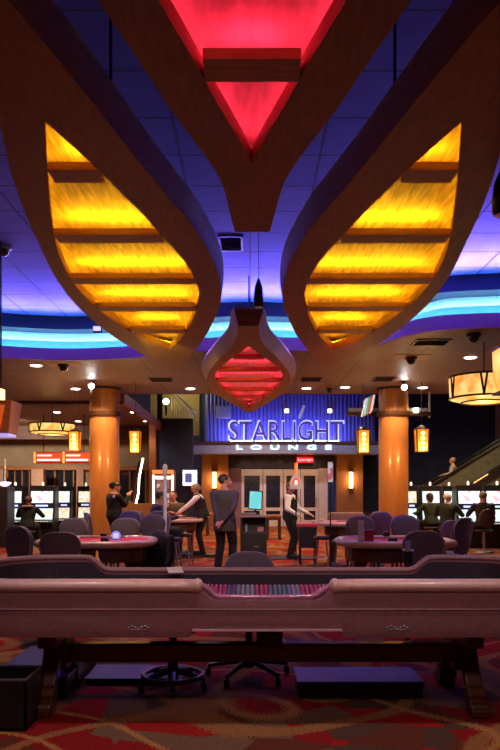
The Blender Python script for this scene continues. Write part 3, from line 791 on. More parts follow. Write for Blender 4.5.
# lower trim light edge in the centre
MB().bb(-.43, .49, -.665, -.645, .602, .614).build('edge_strip', mat('pale_edge_strip', (.55, .38, .42), .35), t)
# padded rail pieces: near left, near right, and far
def railseg(pts, r, m, flat=(1.0, .8), name='padded_rail'):
    b = MB(); b.tube(pts, r, 14, flat=flat); b.ell(pts[0], (r*.6, r, r*.8), 12); b.ell(pts[-1], (r*.6, r, r*.8), 12); return b.build(name, m, t, smooth='all')
nearL = [(x, y+.02, top_z(x, y)+.012) for x, y in OUT if y < -.3 and x < -.335]
nearL.sort(key=lambda p: math.atan2(p[1], p[0]-(-1.2)) if False else (p[0]))
def arc_side(sx, xin):
    pts = []
    k = 14
    pts.append((sx*abs(xin), -.61, .872))
    for i in range(10): pts.append((sx*(abs(xin)+(HLx-.5-abs(xin))*(i+1)/10), -.61, .874))
    for i in range(1, 9):
        a = i/8*PI/2; pts.append((sx*(HLx-.5+math.sin(a)*.46), -.14-math.cos(a)*.47, .876))
    pts.append((sx*(HLx-.04), .1, .89))
    return pts
railseg([(x, y, z) for x, y, z in arc_side(-1, .40)], .062, RAILPAD, (1.0, .70))
railseg([(x, y, z) for x, y, z in arc_side(1, .45)], .062, RAILPAD, (1.0, .70))
# low centre rail with slopes
cp = [(-.40, -.60, .875), (-.36, -.60, .868), (-.33, -.60, .845), (-.30, -.60, .815), (-.27, -.60, .80), (-.1, -.60, .797), (.1, -.60, .797), (.30, -.60, .80), (.34, -.60, .815), (.38, -.60, .845), (.42, -.60, .868), (.45, -.60, .875)]
MB().tube(cp, .022, 12).build('centre_rail', mat('purple_lit_rail', (.34, .13, .24), .25, coat=.5), t, smooth='all')  # purple light along this edge is put into the vinyl colour
# far rail
far = [(HLx-.04, .1), (HLx-.04, .2)]
fp = []
for i in range(9):
    a = i/8*PI/2; fp.append((HLx-.5+math.cos(a)*.46, .16+math.sin(a)*.46))
fp = [(HLx-.04, .1)] + fp
for i in range(60): fp.append((HLx-.5-(2*HLx-1.0)*(i+1)/60, .62))
for i in range(1, 9):
    a = PI/2+i/8*PI/2; fp.append((-HLx+.5+math.cos(a)*.46, .16+math.sin(a)*.46))
fp.append((-HLx+.04, .1))
railseg([(x, y, top_z(x, .66)+.012) for x, y in fp], .032, RAILP, (1.0, .7), 'far_rail')
# bed and inner walls
MB().prism(rr_pts(HLx-.1, -.54, .58, .42), .69, .72).build('layout', FELTC, t)
def inner_z(x, y): return top_z(x, y)-.02
ringwall([(x*.985, y) for x, y in dense(rr_pts(HLx-.06, -.56, .60, .44))], 0, inner_z, lambda x, y: .70, .02).build('inner_wall', DARKRUB, t, smooth=True)
# underbody
MB().prism(rr_pts(HLx-.25, -.40, .44, .35), .63, .69).build('underbody', WOODD, t)
MB().bb(-.03, .15, -.10, .10, .38, .64).build('bracket', BLACKM, t)
# trestles
def legprof():
    # curved leg in the YZ plane, s=-1 near / +1 far
    return [(0.10, .60, .13), (.12, .50, .13), (.15, .40, .12), (.20, .30, .10), (.27, .20, .085), (.34, .11, .08), (.39, .05, .085)]
for X in (-1.42, 1.41):
    tr = MB().bb(X-.06, X+.06, -.34, .34, .42, .60).bb(X-.07, X+.07, -.10, .10, .22, .45).build('trestle', WOODD, t, bevel=.015)
    for s in (-1, 1):
        R = []
        for yy, z, w in legprof():
            cyy = s*yy
            R.append([Vector((X-.055, cyy-w/2, z)), Vector((X+.055, cyy-w/2, z)), Vector((X+.055, cyy+w/2, z)), Vector((X-.055, cyy+w/2, z))])
        l = MB().loft(R); l.box((X, s*.385, .03), (.12, .15, .06)); l.cone((X-.062, s*.33, .12), (X+.062, s*.33, .12), .06, n=18); l.cone((X-.06, s*.41, .05), (X+.06, s*.41, .05), .045, n=16)
        l.build('leg', WOODD, t, bevel=.012)
MB().bb(-1.40, 1.40, -.06, .06, .265, .395).build('stretcher', WOODD, t, bevel=.015)
# emblem marks on skirt
EMB = mat('silver_emblem', (.5, .5, .6), .35, metal=.7)
for X in (-.76, .83):
    e = MB()
    for k in range(7):
        e.ell((X-.06+.02*k, -.655, .625+.008*math.sin(k*1.6)), (.009, .004, .006), 8)
    e.cap((X-.05, -.655, .612), (X+.05, -.655, .612), .003, .003, 6)
    e.build('emblem', EMB, t)
# chip rack
rk = thing('chip_rack', 'dealer chip tray set in the lowered middle of the craps table', 'chip tray', (CX, 4.5, .74))
b = MB(); 
R = [[Vector((x, -.115, .03)), Vector((x, .12, .075)), Vector((x, .12, -.005)), Vector((x, -.115, -.02))] for x in (-.345, .40)]
b.loft(R); b.build('tray', mat('violet_plastic_tray', (.10, .05, .12), .35), rk)
for x in (-.35, .405): MB().bb(x-.006, x+.006, -.115, .12, -.02, .11).build('end_wall', CHROME, rk)
cols = ['red']*4+['dark blue']*2+['grey']*4+['red']*3+['green']*5+['grey']*2+['red']*5
CHM = {'red': mat('red_chips', (.30, .02, .035), .5, var=.6, scale=70, stretch=(0.1, 3, 0.1)), 'dark blue': mat('blue_chips', (.03, .03, .09), .5, var=.6, scale=70), 'grey': mat('grey_chips', (.16, .17, .19), .5, var=.6, scale=70, stretch=(.1, 3, .1)), 'green': mat('green_chips', (.045, .09, .075), .5, var=.6, scale=70, stretch=(.1, 3, .1))}
ORD = ['first', 'second', 'third', 'fourth', 'fifth', 'sixth', 'seventh', 'eighth', 'ninth', 'tenth', 'eleventh', 'twelfth', 'thirteenth', 'fourteenth', 'fifteenth', 'sixteenth', 'seventeenth', 'eighteenth', 'nineteenth', 'twentieth', 'twenty-first', 'twenty-second', 'twenty-third', 'twenty-fourth', 'twenty-fifth']
nC = len(cols); prot = {}
for i, c in enumerate(cols):
    x = CX - .325 + .705*i/(nC-1)
    if c not in prot:
        b = MB()
        for k in range(16):
            y = -.10+.0128*k; z = .012+.2*(y+.1)
            b.cone((0, y, z+.02), (0, y+.0108, z+.0222), .0128 + (.0006 if k % 2 else 0), n=12)
        o = b.build('chip_stack', CHM[c]); prot[c] = o
    else: o = prot[c].copy(); COL.objects.link(o)
    o.location = (x, 4.5, .765)
    tag(o, '%s chip stack, %s from the left in the craps table tray' % (c, ORD[i]), 'chips', 'chip stacks in the dealer tray')
# paper & ticket on the far rail
tag(MB().box((0, 0, 0), (.12, .10, .004), rx=.35, rz=.3).build('paper_card', mat('white_paper', (.75, .68, .75), .7)), 'white card lying on the far rail of the craps table', 'card').location = (wx(175, 5.45), 5.45, wz(570, 5.45))
tag(MB().box((0, 0, 0), (.13, .07, .004), rz=-.1).build('pink_card', mat('pink_paper', (.62, .35, .42), .7)), 'pinkish slip lying inside the craps table on the right', 'card').location = (wx(325, 5.2), 5.2, .735)

# ------------------------------------------------------------------ floor items near the table
BMAT = mat('blue_lit_mat', (.03, .03, .22), .55, var=.15)  # blue light falling on the step tops, put into the colour
pl = thing('step_platform', 'low black step with a blue-lit top under the right half of the craps table', 'platform', (.78, 5.13, 0))
MB().bb(-.44, .44, -.20, .21, 0, .10).build('base', BLACK, pl, bevel=.01); MB().bb(-.45, .45, -.21, .22, .10, .122).build('top_pad', BMAT, pl, bevel=.008)
pl = thing('step_platform', 'flat step with a blue-lit top far under the left half of the craps table', 'platform', (-.89, 5.52, 0))
MB().bb(-.36, .36, -.21, .21, 0, .03).build('base', BLACK, pl, bevel=.01); MB().bb(-.37, .37, -.22, .22, .03, .045).build('top_pad', BMAT, pl, bevel=.008)
pl = thing('step_platform', 'large black platform behind the left leg of the craps table', 'platform', (-1.60, 5.45, 0))
MB().bb(-.26, .30, -.5, .5, 0, .13).build('base', BLACK, pl, bevel=.01); MB().bb(-.27, .31, -.51, .51, .13, .15).build('top_pad', BLACK, pl, bevel=.008)
bn = thing('waste_bin', 'black open-topped bin at the bottom left corner', 'bin', (-1.53, 4.42, 0))
b = MB(); 
for (x0_, x1_, y0_, y1_) in ((-.17, .17, -.17, -.155), (-.17, .17, .155, .17), (-.17, -.155, -.17, .17), (.155, .17, -.17, .17)): b.bb(x0_, x1_, y0_, y1_, .01, .31)
b.bb(-.17, .17, -.17, .17, .0, .02); b.build('bin_body', BLACK, bn)
b = MB(); b.tube([(sx*.165, sy*.165, .31) for sx, sy in ((-1, -1), (1, -1), (1, 1), (-1, 1))], .012, 8, closed=True); b.build('rim', mat('grey_rim', (.06, .05, .06), .5), bn)

def swivel_base(t, R, n=5, ring=False, h=.4):
    for k in range(n):
        a = PI/2*3 + k*2*PI/n + .1
        l = MB().tube([(math.cos(a)*.03, math.sin(a)*.03, .13), (math.cos(a)*R*.5, math.sin(a)*R*.5, .11), (math.cos(a)*R, math.sin(a)*R, .075)], [.025, .022, .016], 8).build('base_arm', BLACKM, t)
        MB().cone((math.cos(a)*R-.02, math.sin(a)*R, .03), (math.cos(a)*R+.02, math.sin(a)*R, .03), .03, n=14).cone((math.cos(a)*R, math.sin(a)*R, .03), (math.cos(a)*R, math.sin(a)*R, .08), .01).build('caster', BLACK, l)
    MB().cone((0, 0, .08), (0, 0, h), .028).cone((0, 0, .08), (0, 0, .2), .04).build('column', BLACKM, t, smooth=True)
    if ring: MB().tube([(math.cos(a*PI/16)*R*.92, math.sin(a*PI/16)*R*.92, .10) for a in range(32)], .018, 8, closed=True).build('foot_ring', mat('blue_black_ring', (.03, .03, .05), .3), t, smooth='all')

sl = thing('swivel_stool', 'black stool with a round foot ring under the middle of the craps table', 'stool', (wx(173, 5.2), 5.2, 0))
swivel_base(sl, .24, 5, True, .55)
MB().lathe([(.17, 0), (.19, .03), (.18, .07), (.02, .085)], (0, 0, .42), 28).build('seat', CHAIRF, sl, smooth=True)

# padded gaming chair ------------------------------------------------
def pad(outline, th, bend=0.0, M=None, scale_in=.93):
    # outline in (u,v) -> x,z ; thickness along y
    b = MB(); R = []
    cu = sum(p[0] for p in outline)/len(outline); cv = sum(p[1] for p in outline)/len(outline)
    for f, s in ((-.5, scale_in-.06), (-.42, scale_in), (-.2, 1), (.2, 1), (.42, scale_in), (.5, scale_in-.06)):
        ring = []
        for u, v in outline:
            uu = cu+(u-cu)*s; vv = cv+(v-cv)*s
            p = Vector((uu, f*th - bend*uu*uu, vv))
            ring.append(M @ p if M else p)
        R.append(ring)
    b.loft(R); return b
def rrect(w0, w1, z0, z1, r, n=5):
    out = []
    for cx, cz, a0 in ((w1-r, z1-r, 0), (-w1+r, z1-r, PI/2), (-w0+r, z0+r, PI), (w0-r, z0+r, 3*PI/2)):
        for k in range(n+1): a = a0+k*PI/2/n; out.append((cx+math.cos(a)*r, cz+math.sin(a)*r))
    # densify the top edge for bending
    res = []
    for i in range(len(out)):
        a, c = Vector(out[i]), Vector(out[(i+1) % len(out)]); k = max(1, int((c-a).length/.08))
        for j in range(k): res.append(tuple(a.lerp(c, j/k)))
    return res
def chair(label, cat='chair', seat=.52, top=1.03, w=.215, m=None, base='legs', name='gaming_chair', group='upholstered gaming chairs'):
    # faces +Y (sitter looks +Y); back at -Y
    m = m or CHAIRF
    t = thing(name, label, cat, group=group)
    M = Matrix.Translation((0, -.22, 0)) @ Matrix.Rotation(-.14, 4, 'X')
    M = Matrix.Translation((0, -.22, seat)) @ Matrix.Rotation(.14, 4, 'X') @ Matrix.Translation((0, 0, -seat))
    ol = rrect(w*.80, w, seat+.02, top, .15)
    pad(ol, .075, -.5, M).build('backrest', m, t, smooth='all')
    MB().tube([M @ Vector((u*1.0, -.0+.5*u*u-.028, v)) for u, v in ol], .008, 6, closed=True).build('piping', PIPING, t, smooth='all')
    S = Matrix.Translation((0, 0, seat)) @ Matrix.Rotation(-PI/2, 4, 'X')
    pad([(u, v-.0) for u, v in rrect(w*.95, w, -.24, .24, .09)], .10, 0, S).build('seat', m, t, smooth='all')
    if base == 'legs':
        for sx in (-1, 1):
            for sy in (-1, 1):
                MB().cone((sx*.19, sy*.18, seat-.05), (sx*.22, sy*.21, 0), .018, .013, n=8).build('leg', BLACKM, t)
        MB().tube([(-.205, .195, .22), (.205, .195, .22), (.205, -.195, .22), (-.205, -.195, .22)], .012, 6, closed=True).build('foot_rail', CHROME, t)
    else:
        swivel_base(t, .33, 5, False, seat-.04)
    return t
CH = chair('plum chair', seat=.52, top=1.03)
CHV = None
def put(proto, x, y, rz, label, sc=1.0):
    global used
    if not proto.get('used'):
        proto['used'] = 1; o = proto
    else:
        o = copy_tree(proto)
    if 'used' in o and o is not proto: del o['used']
    o.location = (x, y, 0); o.rotation_euler = (0, 0, rz); o['label'] = label; o.scale = (1, 1, sc)
    return o
SWV = chair('low swivel chair with curved back pulled up behind the craps table', seat=.48, top=.965, w=.205, base='swivel', name='swivel_chair', group=None)
if 'group' in SWV: del SWV['group']
SWV.location = (wx(249, 5.6), 5.52, 0); SWV.rotation_euler = (0, 0, PI)

R_ = math.radians
chairs = [
 (37, 7.95, -32, 1.06, 'leftmost plum chair, turned slightly, at the left card table'),
 (67, 7.5, 0, 1.02, 'plum chair with its back to us at the near side of the left card table'),
 (66, 10.1, 170, 1.05, 'plum chair on the far side of the left card table, nearest the left edge'),
 (104, 11.6, -70, 1.10, 'plum chair turned sideways at the foot of the left column'),
 (122, 10.1, 180, 1.05, 'plum chair on the far side of the left card table, behind the blue disc'),
 (128, 13.2, 180, 1.08, 'plum chair top behind the far-side chair of the left card table'),
 (148, 11.6, 170, 1.05, 'plum chair at the right far corner of the left card table'),
 (161, 13.0, 0, 1.1, 'plum chair behind the seated man in dark clothes'),
 (420, 7.6, -6, 1.03, 'plum chair with its back to us at the right card table, by the cup'),
 (447, 9.9, 38, 1.08, 'plum chair turned sideways at the far right, overlapping the violet chair'),
 (363, 10.2, 180, 1.08, 'plum chair on the far side of the right card table, left of centre'),
 (408, 10.4, 178, 1.08, 'plum chair on the far side of the right card table, near the right column'),
]
for px, d, a, s, lab in chairs: put(CH, wx(px, d), d, R_(a), lab, s)
CHV = chair('violet chair behind the turned plum chair on the right, before the slot machines', seat=.52, top=1.0, m=CHAIRV)
CHV.location = (wx(441, 11.2), 11.2, 0); CHV.rotation_euler = (0, 0, R_(25)); CHV.scale = (1, 1, 1.03)
CHB = chair('brown-plum chair seen against the base of the right column', seat=.52, top=1.0, m=mat('brown_upholstery', (.12, .06, .07), .7))
CHB.location = (wx(386, 13), 13, 0); CHB.rotation_euler = (0, 0, R_(190)); CHB.scale = (1, 1, 1.1)

# card tables
def card_table(label, cx, cy, sgn):
    t = thing('card_table', label, 'gaming table', (cx, cy, 0), group='red felt card tables')
    # D shape: near side almost straight (y-), far side arc
    pts = []
    W, D = .67, .60
    for k in range(29):
        a = k/28*2*PI
        x = math.copysign(abs(math.cos(a))**.55, math.cos(a))*W; y = math.copysign(abs(math.sin(a))**.7, math.sin(a))*D
        pts.append((x, y))
    pts = pts[:-1]
    MB().prism(pts, .80, .86).build('felt_top', FELTR, t)
    MB().tube([(x*1.02, y*1.02, .838) for x, y in pts], .058, 12, closed=True, flat=(1, .75)).build('padded_rail', RAILPAD, t, smooth='all')
    MB().prism([(x*.9, y*.85) for x, y in pts], .62, .80).build('apron', WOODD, t)
    for x in (-.45, .45):
        MB().loft([[Vector((x+sx*w, sy*dd, z)) for sx, sy in ((-1, -1), (1, -1), (1, 1), (-1, 1))] for w, dd, z in ((.07, .35, 0), (.06, .30, .08), (.05, .14, .2), (.06, .16, .5), (.09, .28, .64))]).build('pedestal', WOODD, t, bevel=.01)
    MB().bb(-.30, .30, .30 if sgn else -.5, .50 if sgn else -.3, .86, .885).build('tray', CHROME, t)
    b = MB()
    for k in range(5): b.cone((-.5+.25*k, -.18, .861), (-.5+.25*k, -.18, .864), .07, n=20)
    b.build('betting_spots', mat('pink_print', (.75, .4, .42), .9), t)
    return t
card_table('red felt card table on the left with a glowing blue disc', wx(98, 8.8), 8.8, True)
card_table('red felt card table on the right holding a red box and a clear sign', wx(394, 8.8), 8.8, True)
d = 14
tb = card_table('distant red felt card table behind the two tables, beside the sign pole', wx(355, d), d, True)
d = 15
tb = card_table('distant card table where the dealer in a white shirt leans', wx(166, d), d+.9, True)
# things on the card tables
o = thing('blue_disc_marker', 'round blue and white lit disc standing on the left card table', 'marker', (wx(116, 8.75), 8.75, .86))
MB().cone((0, -.012, .06), (0, .012, .06), .055, n=28).build('disc', mat('blue_disc_glow', (.4, .45, 1), .4, emit=(.22, .28, 1), estr=.8), o)
MB().cone((0, -.018, .06), (0, -.012, .06), .03, n=24).build('disc_centre', mat('pale_disc_glow', (.9, .9, 1), .4, emit=(.7, .8, 1), estr=.75), o)
MB().bb(-.03, .03, -.03, .03, 0, .012).build('foot', BLACK, o)
def small_box(name, px, d, z, sz, m, lab, cat='box'):
    o = tag(MB().bb(-sz[0]/2, sz[0]/2, -sz[1]/2, sz[1]/2, 0, sz[2]).build(name, m, bevel=.006), lab, cat); o.location = (wx(px, d), d, z); return o
small_box('card_shuffler', 105, 8.45, .861, (.09, .1, .05), BLACK, 'small black card shoe on the left card table below the blue disc')
small_box('card_shuffler', 104, 9.2, .861, (.08, .1, .06), BLACK, 'black box at the far edge of the left card table')
small_box('card_shuffler', 392.5, 8.45, .861, (.1, .1, .05), BLACK, 'small black card shoe on the right card table')
small_box('card_shuffler', 386, 9.2, .861, (.08, .1, .08), BLACK, 'black box at the far edge of the right card table')
small_box('discard_box', 368.5, 8.5, .861, (.11, .11, .14), mat('dark_red_acrylic', (.28, .01, .02), .2, coat=.5), 'dark red discard box on the right card table')
sn = thing('table_sign', 'clear upright limit sign at the left of the right card table', 'sign', (wx(361, 8.4), 8.4, .861))
MB().bb(-.035, .035, -.006, .006, .02, .26).build('sign_plate', mat('pale_acrylic', (.62, .58, .68), .25), sn); MB().bb(-.045, .045, -.03, .03, 0, .02).build('base', BLACK, sn)
CARDM = screen_mat('printed_card', (.5, .45, .9), (.7, .12, .15), (.8, .75, .6), .25, 40)
for k, (px, dd, a, lab) in enumerate(((345, 8.6, .3, 'patterned card at the left corner of the right card table'), (350, 8.8, -.4, 'second patterned card, just behind on the right card table'), (352, 8.45, .9, 'patterned card nearest the rail of the right card table'))):
    o = tag(MB().box((0, 0, 0), (.16, .10, .004), rz=a).build('info_card', CARDM), lab, 'card', 'cards on the right table'); o.location = (wx(px, dd), dd, .866+.004*k)
# cup and holder
ch = thing('cup_holder', 'black cup holder stand on the far side of the craps table', 'cup holder', (wx(408, 6.6), 6.6, 0))
MB().lathe([(.045, 0), (.05, .03), (.02, .05), (.02, .6), (.04, .72), (.042, .90)], n=20).build('stand', BLACK, ch, smooth=True)
MB().lathe([(.055, .90), (.055, .915)], n=24).build('collar', CHROME, ch, smooth=True)
cp_ = thing('drinking_cup', 'blue-tinted plastic cup in the holder beside the right near chair', 'cup', (wx(408, 6.6), 6.6, .915))
MB().lathe([(.026, 0), (.033, .085), (.030, .085), (.022, .005)], n=20).build('cup_body', mat('violet_cup', (.35, .3, .75), .2, coat=.6), cp_, smooth=True)

# jacket over chair near x=160
b = MB()
b.loft([[Vector((math.cos(a*PI/10)*rx, math.sin(a*PI/10)*ry, z)) for a in range(20)] for rx, ry, z in ((.20, .08, -.10), (.19, .09, .1), (.20, .09, .28), (.21, .075, .38), (.12, .06, .43), (.05, .05, .46))])
for s_1 in (-1, 1):
    b.cap((s_1*.20, 0, .36), (s_1*.24, -.03, .12), .055, .05); b.cap((s_1*.24, -.03, .12), (s_1*.20, -.10, -.08), .05, .045)
JC = b
def _jk():
    me = bake(JC, .014, 2); me.materials.append(mat('navy_jacket_cloth', (.018, .017, .04), .85)); o = bpy.data.objects.new('draped_jacket', me); COL.objects.link(o); return tag(o, 'dark navy jacket draped over a stool at the right end of the left card table', 'jacket')
js = thing('bar_stool', 'stool under the draped navy jacket', 'stool', (wx(160, 9.2), 9.2, 0))
MB().lathe([(.16, .44), (.18, .47), (.02, .485)], n=24).build('seat', CHAIRF, js, smooth=True)
for k in range(4): a = k*PI/2+.7; MB().cone((math.cos(a)*.1, math.sin(a)*.1, .45), (math.cos(a)*.18, math.sin(a)*.18, 0), .013).build('leg', CHROME, js)

# pole sign(s)
ps = thing('lit_sign_pole', 'slim white translucent sign pole rising from the left dealing table', 'sign pole', (wx(165, 12.3), 12.3, .0))
MB().cone((0, 0, .03), (0, 0, wz(477, 12.3)), .03).build('pole', mat('milky_acrylic', (.62, .6, .68), .3, emit=(.5, .5, .7), estr=.12), ps, smooth=True)
MB().lathe([(.035, wz(477, 12.3)), (.045, wz(470, 12.3)), (.045, wz(466, 12.3)), (.02, wz(464, 12.3))], n=20).build('head', WHITE, ps, smooth=True)
MB().lathe([(.14, 0), (.13, .02), (.03, .03)], n=20).build('base', BLACKM, ps)
ps = thing('sign_pole', 'thin black pole with a tall pink and white sign before the right wood panel', 'sign pole', (wx(330.5, 13.2), 13.2, 0))
MB().cone((0, 0, 0), (0, 0, wz(482, 13.2)), .012).build('pole', BLACKM, ps); MB().lathe([(.13, 0), (.12, .02), (.02, .03)], n=20).build('base', BLACKM, ps)
MB().bb(-.045, .045, -.02, .02, wz(482, 13.2), wz(462, 13.2)).build('sign_plate', screen_mat('pink_white_sign', (.85, .7, .75), (.8, .15, .25), (.6, .5, .8), .55, 14), ps)
ms = thing('bottle_shaped_sign', 'glowing bottle-shaped table sign beside the woman dealer', 'sign', (wx(296, 14.9), 14.9, wz(489, 14.9)))
s_ = 14.9/F
MB().loft([[Vector((x*s_, y0, z*s_)) for x, z in ((-6, 0), (6, 0), (6.3, 6), (4.5, 11), (1.8, 14), (1.8, 15), (-1.8, 15), (-1.8, 14), (-4.5, 11), (-6.3, 6))] for y0 in (-.03, .03)]).build('sign_body', mat('grey_lit_acrylic', (.5, .45, .4), .3, emit=(.6, .5, .4), estr=.35), ms)
MB().cone((0, 0, 14.5*s_), (0, 0, 26*s_), 1.7*s_).build('neck', mat('copper_glow', (.8, .3, .1), .4, emit=(1, .35, .12), estr=.5), ms)
MB().loft([[Vector((x*s_, y0, z*s_)) for x, z in ((-4, 5), (4, 5), (3, 9), (0, 12), (-3, 9))] for y0 in (-.045, -.03)]).build('red_emblem', mat('red_emblem_glow', (.8, .05, .03), .4, emit=(1, .08, .05), estr=.8), ms)
MB().ell((0, -.045, 6.5*s_), (1.6*s_, .01, 2.4*s_)).build('pale_emblem', mat('pale_emblem_glow', (1, .9, .6), .4, emit=(1, .85, .55), estr=1.4), ms)
MB().cone((0, 0, 0), (0, 0, -(wz(489, 14.9)-.0)), .014).build('stand', BLACKM, ms)

# black serving station + kiosk
d = 14.2
kb = thing('service_station', 'black draped stand with a red-rimmed top beside the woman dealer', 'stand', (wx(307.5, d), d, 0))
MB().bb(-.17, .17, -.2, .2, wz(547, d), wz(527, d)).build('cabinet', BLACK, kb, bevel=.01); MB().bb(-.22, .2, -.22, .22, wz(526.5, d), wz(523.5, d)).build('top', mat('red_rim', (.6, .05, .08), .4), kb, bevel=.01)
for sx in (-1, 1):
    for sy in (-1, 1): MB().cone((sx*.15, sy*.17, wz(547, d)), (sx*.15, sy*.17, 0), .013).build('leg', BLACKM, kb)
for k, (px, r, lab) in enumerate(((316, .035, 'pale flowers or napkins bundle on the black stand, left one'), (320, .03, 'pale napkin bundle on the black stand, right one'))):
    b = MB()
    for j in range(6): b.ell((.03*math.cos(j), .03*math.sin(j), .03+.012*(j % 3)), .022, 8)
    o = tag(b.build('napkin_bundle', mat('cream_paper', (.75, .6, .42), .7), smooth='all'), ['crumpled cream napkin on the right edge of the black stand', 'crumpled cream napkin on the left rim of the distant right card table'][k], 'napkin'); o.location = (wx([313.5, 322][k], [14.2, 13.9][k]), [14.2, 13.9][k], wz(523.5, 14.2) if k == 0 else .87)
d = 16.0
k_ = thing('computer_kiosk', 'black pit computer stand with cabinet in the middle', 'kiosk', (wx(253.5, d), d, 0))
w2 = 13.0*d/F
MB().bb(-w2, w2, -.28, .28, .04, wz(533, d)).build('lower_cabinet', BLACK, k_, bevel=.01)
MB().bb(-w2*1.03, w2*1.03, -.3, .3, wz(533, d), wz(531, d)).build('shelf', mat('violet_black_shelf', (.05, .035, .06), .3), k_)
MB().bb(-w2, -w2+.04, -.26, .28, wz(531, d), wz(517, d)).bb(w2-.04, w2, -.26, .28, wz(531, d), wz(517, d)).bb(-w2, w2, .2, .28, wz(531, d), wz(517, d)).build('side_panel', BLACK, k_)
MB().bb(-w2*1.04, w2*1.04, -.32, .3, wz(517, d), wz(515, d)).build('worktop', mat('mauve_worktop', (.25, .15, .18), .4), k_, bevel=.005)
MB().bb(.02, .12, -.295, -.28, wz(546, d), wz(545, d)).build('handle', CHROME, k_)
kb2 = thing('keyboard', 'dark keyboard on the pit computer stand', 'keyboard', (wx(248, d), d-.15, wz(515, d)))
MB().box((0, 0, .03), (.36, .16, .02), rx=.25).build('keyboard_body', mat('mauve_grey_plastic', (.16, .10, .12), .5), kb2)
mn = thing('computer_monitor', 'monitor with glowing cyan screen on the pit computer stand', 'monitor', (wx(255.5, d), d, wz(515, d)))
MB().box((0, .02, .34), (.31, .04, .44), rx=-.12, ry=.06).build('casing', BLACK, mn, bevel=.008)
MB().box((0, -.007, .34), (.27, .012, .39), rx=-.12, ry=.06).build('screen', screen_mat('cyan_screen', (.10, .58, .62), (.16, .66, .62), (.45, .8, .6), 1.15, 3), mn)
MB().cone((0, .05, 0), (0, .04, .2), .03).box((0, .04, .008), (.22, .16, .016)).build('stand', BLACK, mn)
tag(MB().lathe([(.03, 0), (.032, .1), (.012, .15), (.012, .18)], n=14).build('small_bottle', mat('clear_blue_plastic', (.3, .35, .5), .2), smooth=True), 'small bottle in the open shelf of the computer stand', 'bottle').location = (wx(246.5, d), d-.2, wz(531, d))
small_box('paper_box', 260.5, d-.2, wz(531, d), (.14, .1, .1), mat('pink_box', (.45, .2, .25), .6), 'small pinkish box in the open shelf of the computer stand')

# wooden partition behind
for (a, c, d, lab) in ((266, 281, 22, 'brown wooden side table left of the woman dealer'), (206, 236, 24, 'long brown wooden bench far behind the man in the suit')):
    t = thing('wooden_side_table', lab, 'table', (wx((a+c)/2, d), d, 0)); w = (wx(c, d)-wx(a, d))/2
    MB().bb(-w, w, -.3, .3, .68, .76).build('tabletop', WOODP, t, bevel=.01)
    for sx in (-1, 1):
        for sy in (-1, 1): MB().bb(sx*(w-.05)-.04, sx*(w-.05)+.04, sy*.24-.04, sy*.24+.04, 0, .68).build('leg', WOODD, t)
d = 20
sf = thing('bench_seat', 'long mauve padded bench in front of the right wood panel', 'bench', (wx(346, d), d, 0))
w = (wx(366, d)-wx(329, d))/2
pad(rrect(w, w, .45, .90, .1), .16, 0).build('backrest', LEATHER, sf, smooth='all'); MB().bb(-w, w, -.55, 0, .25, .46).build('seat', LEATHER, sf, bevel=.04); MB().bb(-w+.03, w-.03, -.5, .05, 0, .25).build('base', WOODD, sf)
# plants behind bench
LEAFM = mat('olive_leaves', (.16, .13, .05), .6, var=.4)
for i, (px, lab) in enumerate(((373, 'low olive leafy plant between the bench and the right column'), (368, 'low leafy plant just right of the lounge wood panel'))):
    p = thing('potted_plant', lab, 'plant', (wx(px, 21+i), 21+i, 0))
    MB().lathe([(.16, 0), (.22, .35), (.24, .42), (.2, .42)], n=20).build('pot', BRONZE, p, smooth=True)
    b = MB()
    for k in range(46):
        a = random.uniform(0, 2*PI); el_ = random.uniform(.3, 1.4); L_ = random.uniform(.25, .55)
        p0 = Vector((0, 0, .40)); p2 = p0+Vector((math.cos(a)*math.cos(el_)*L_, math.sin(a)*math.cos(el_)*L_, math.sin(el_)*L_))
        b.tube([p0, p0.lerp(p2, .5)+Vector((0, 0, .04)), p2], [.004, .022, .003], 5, flat=(1, .25))
    b.build('foliage', LEAFM, p)

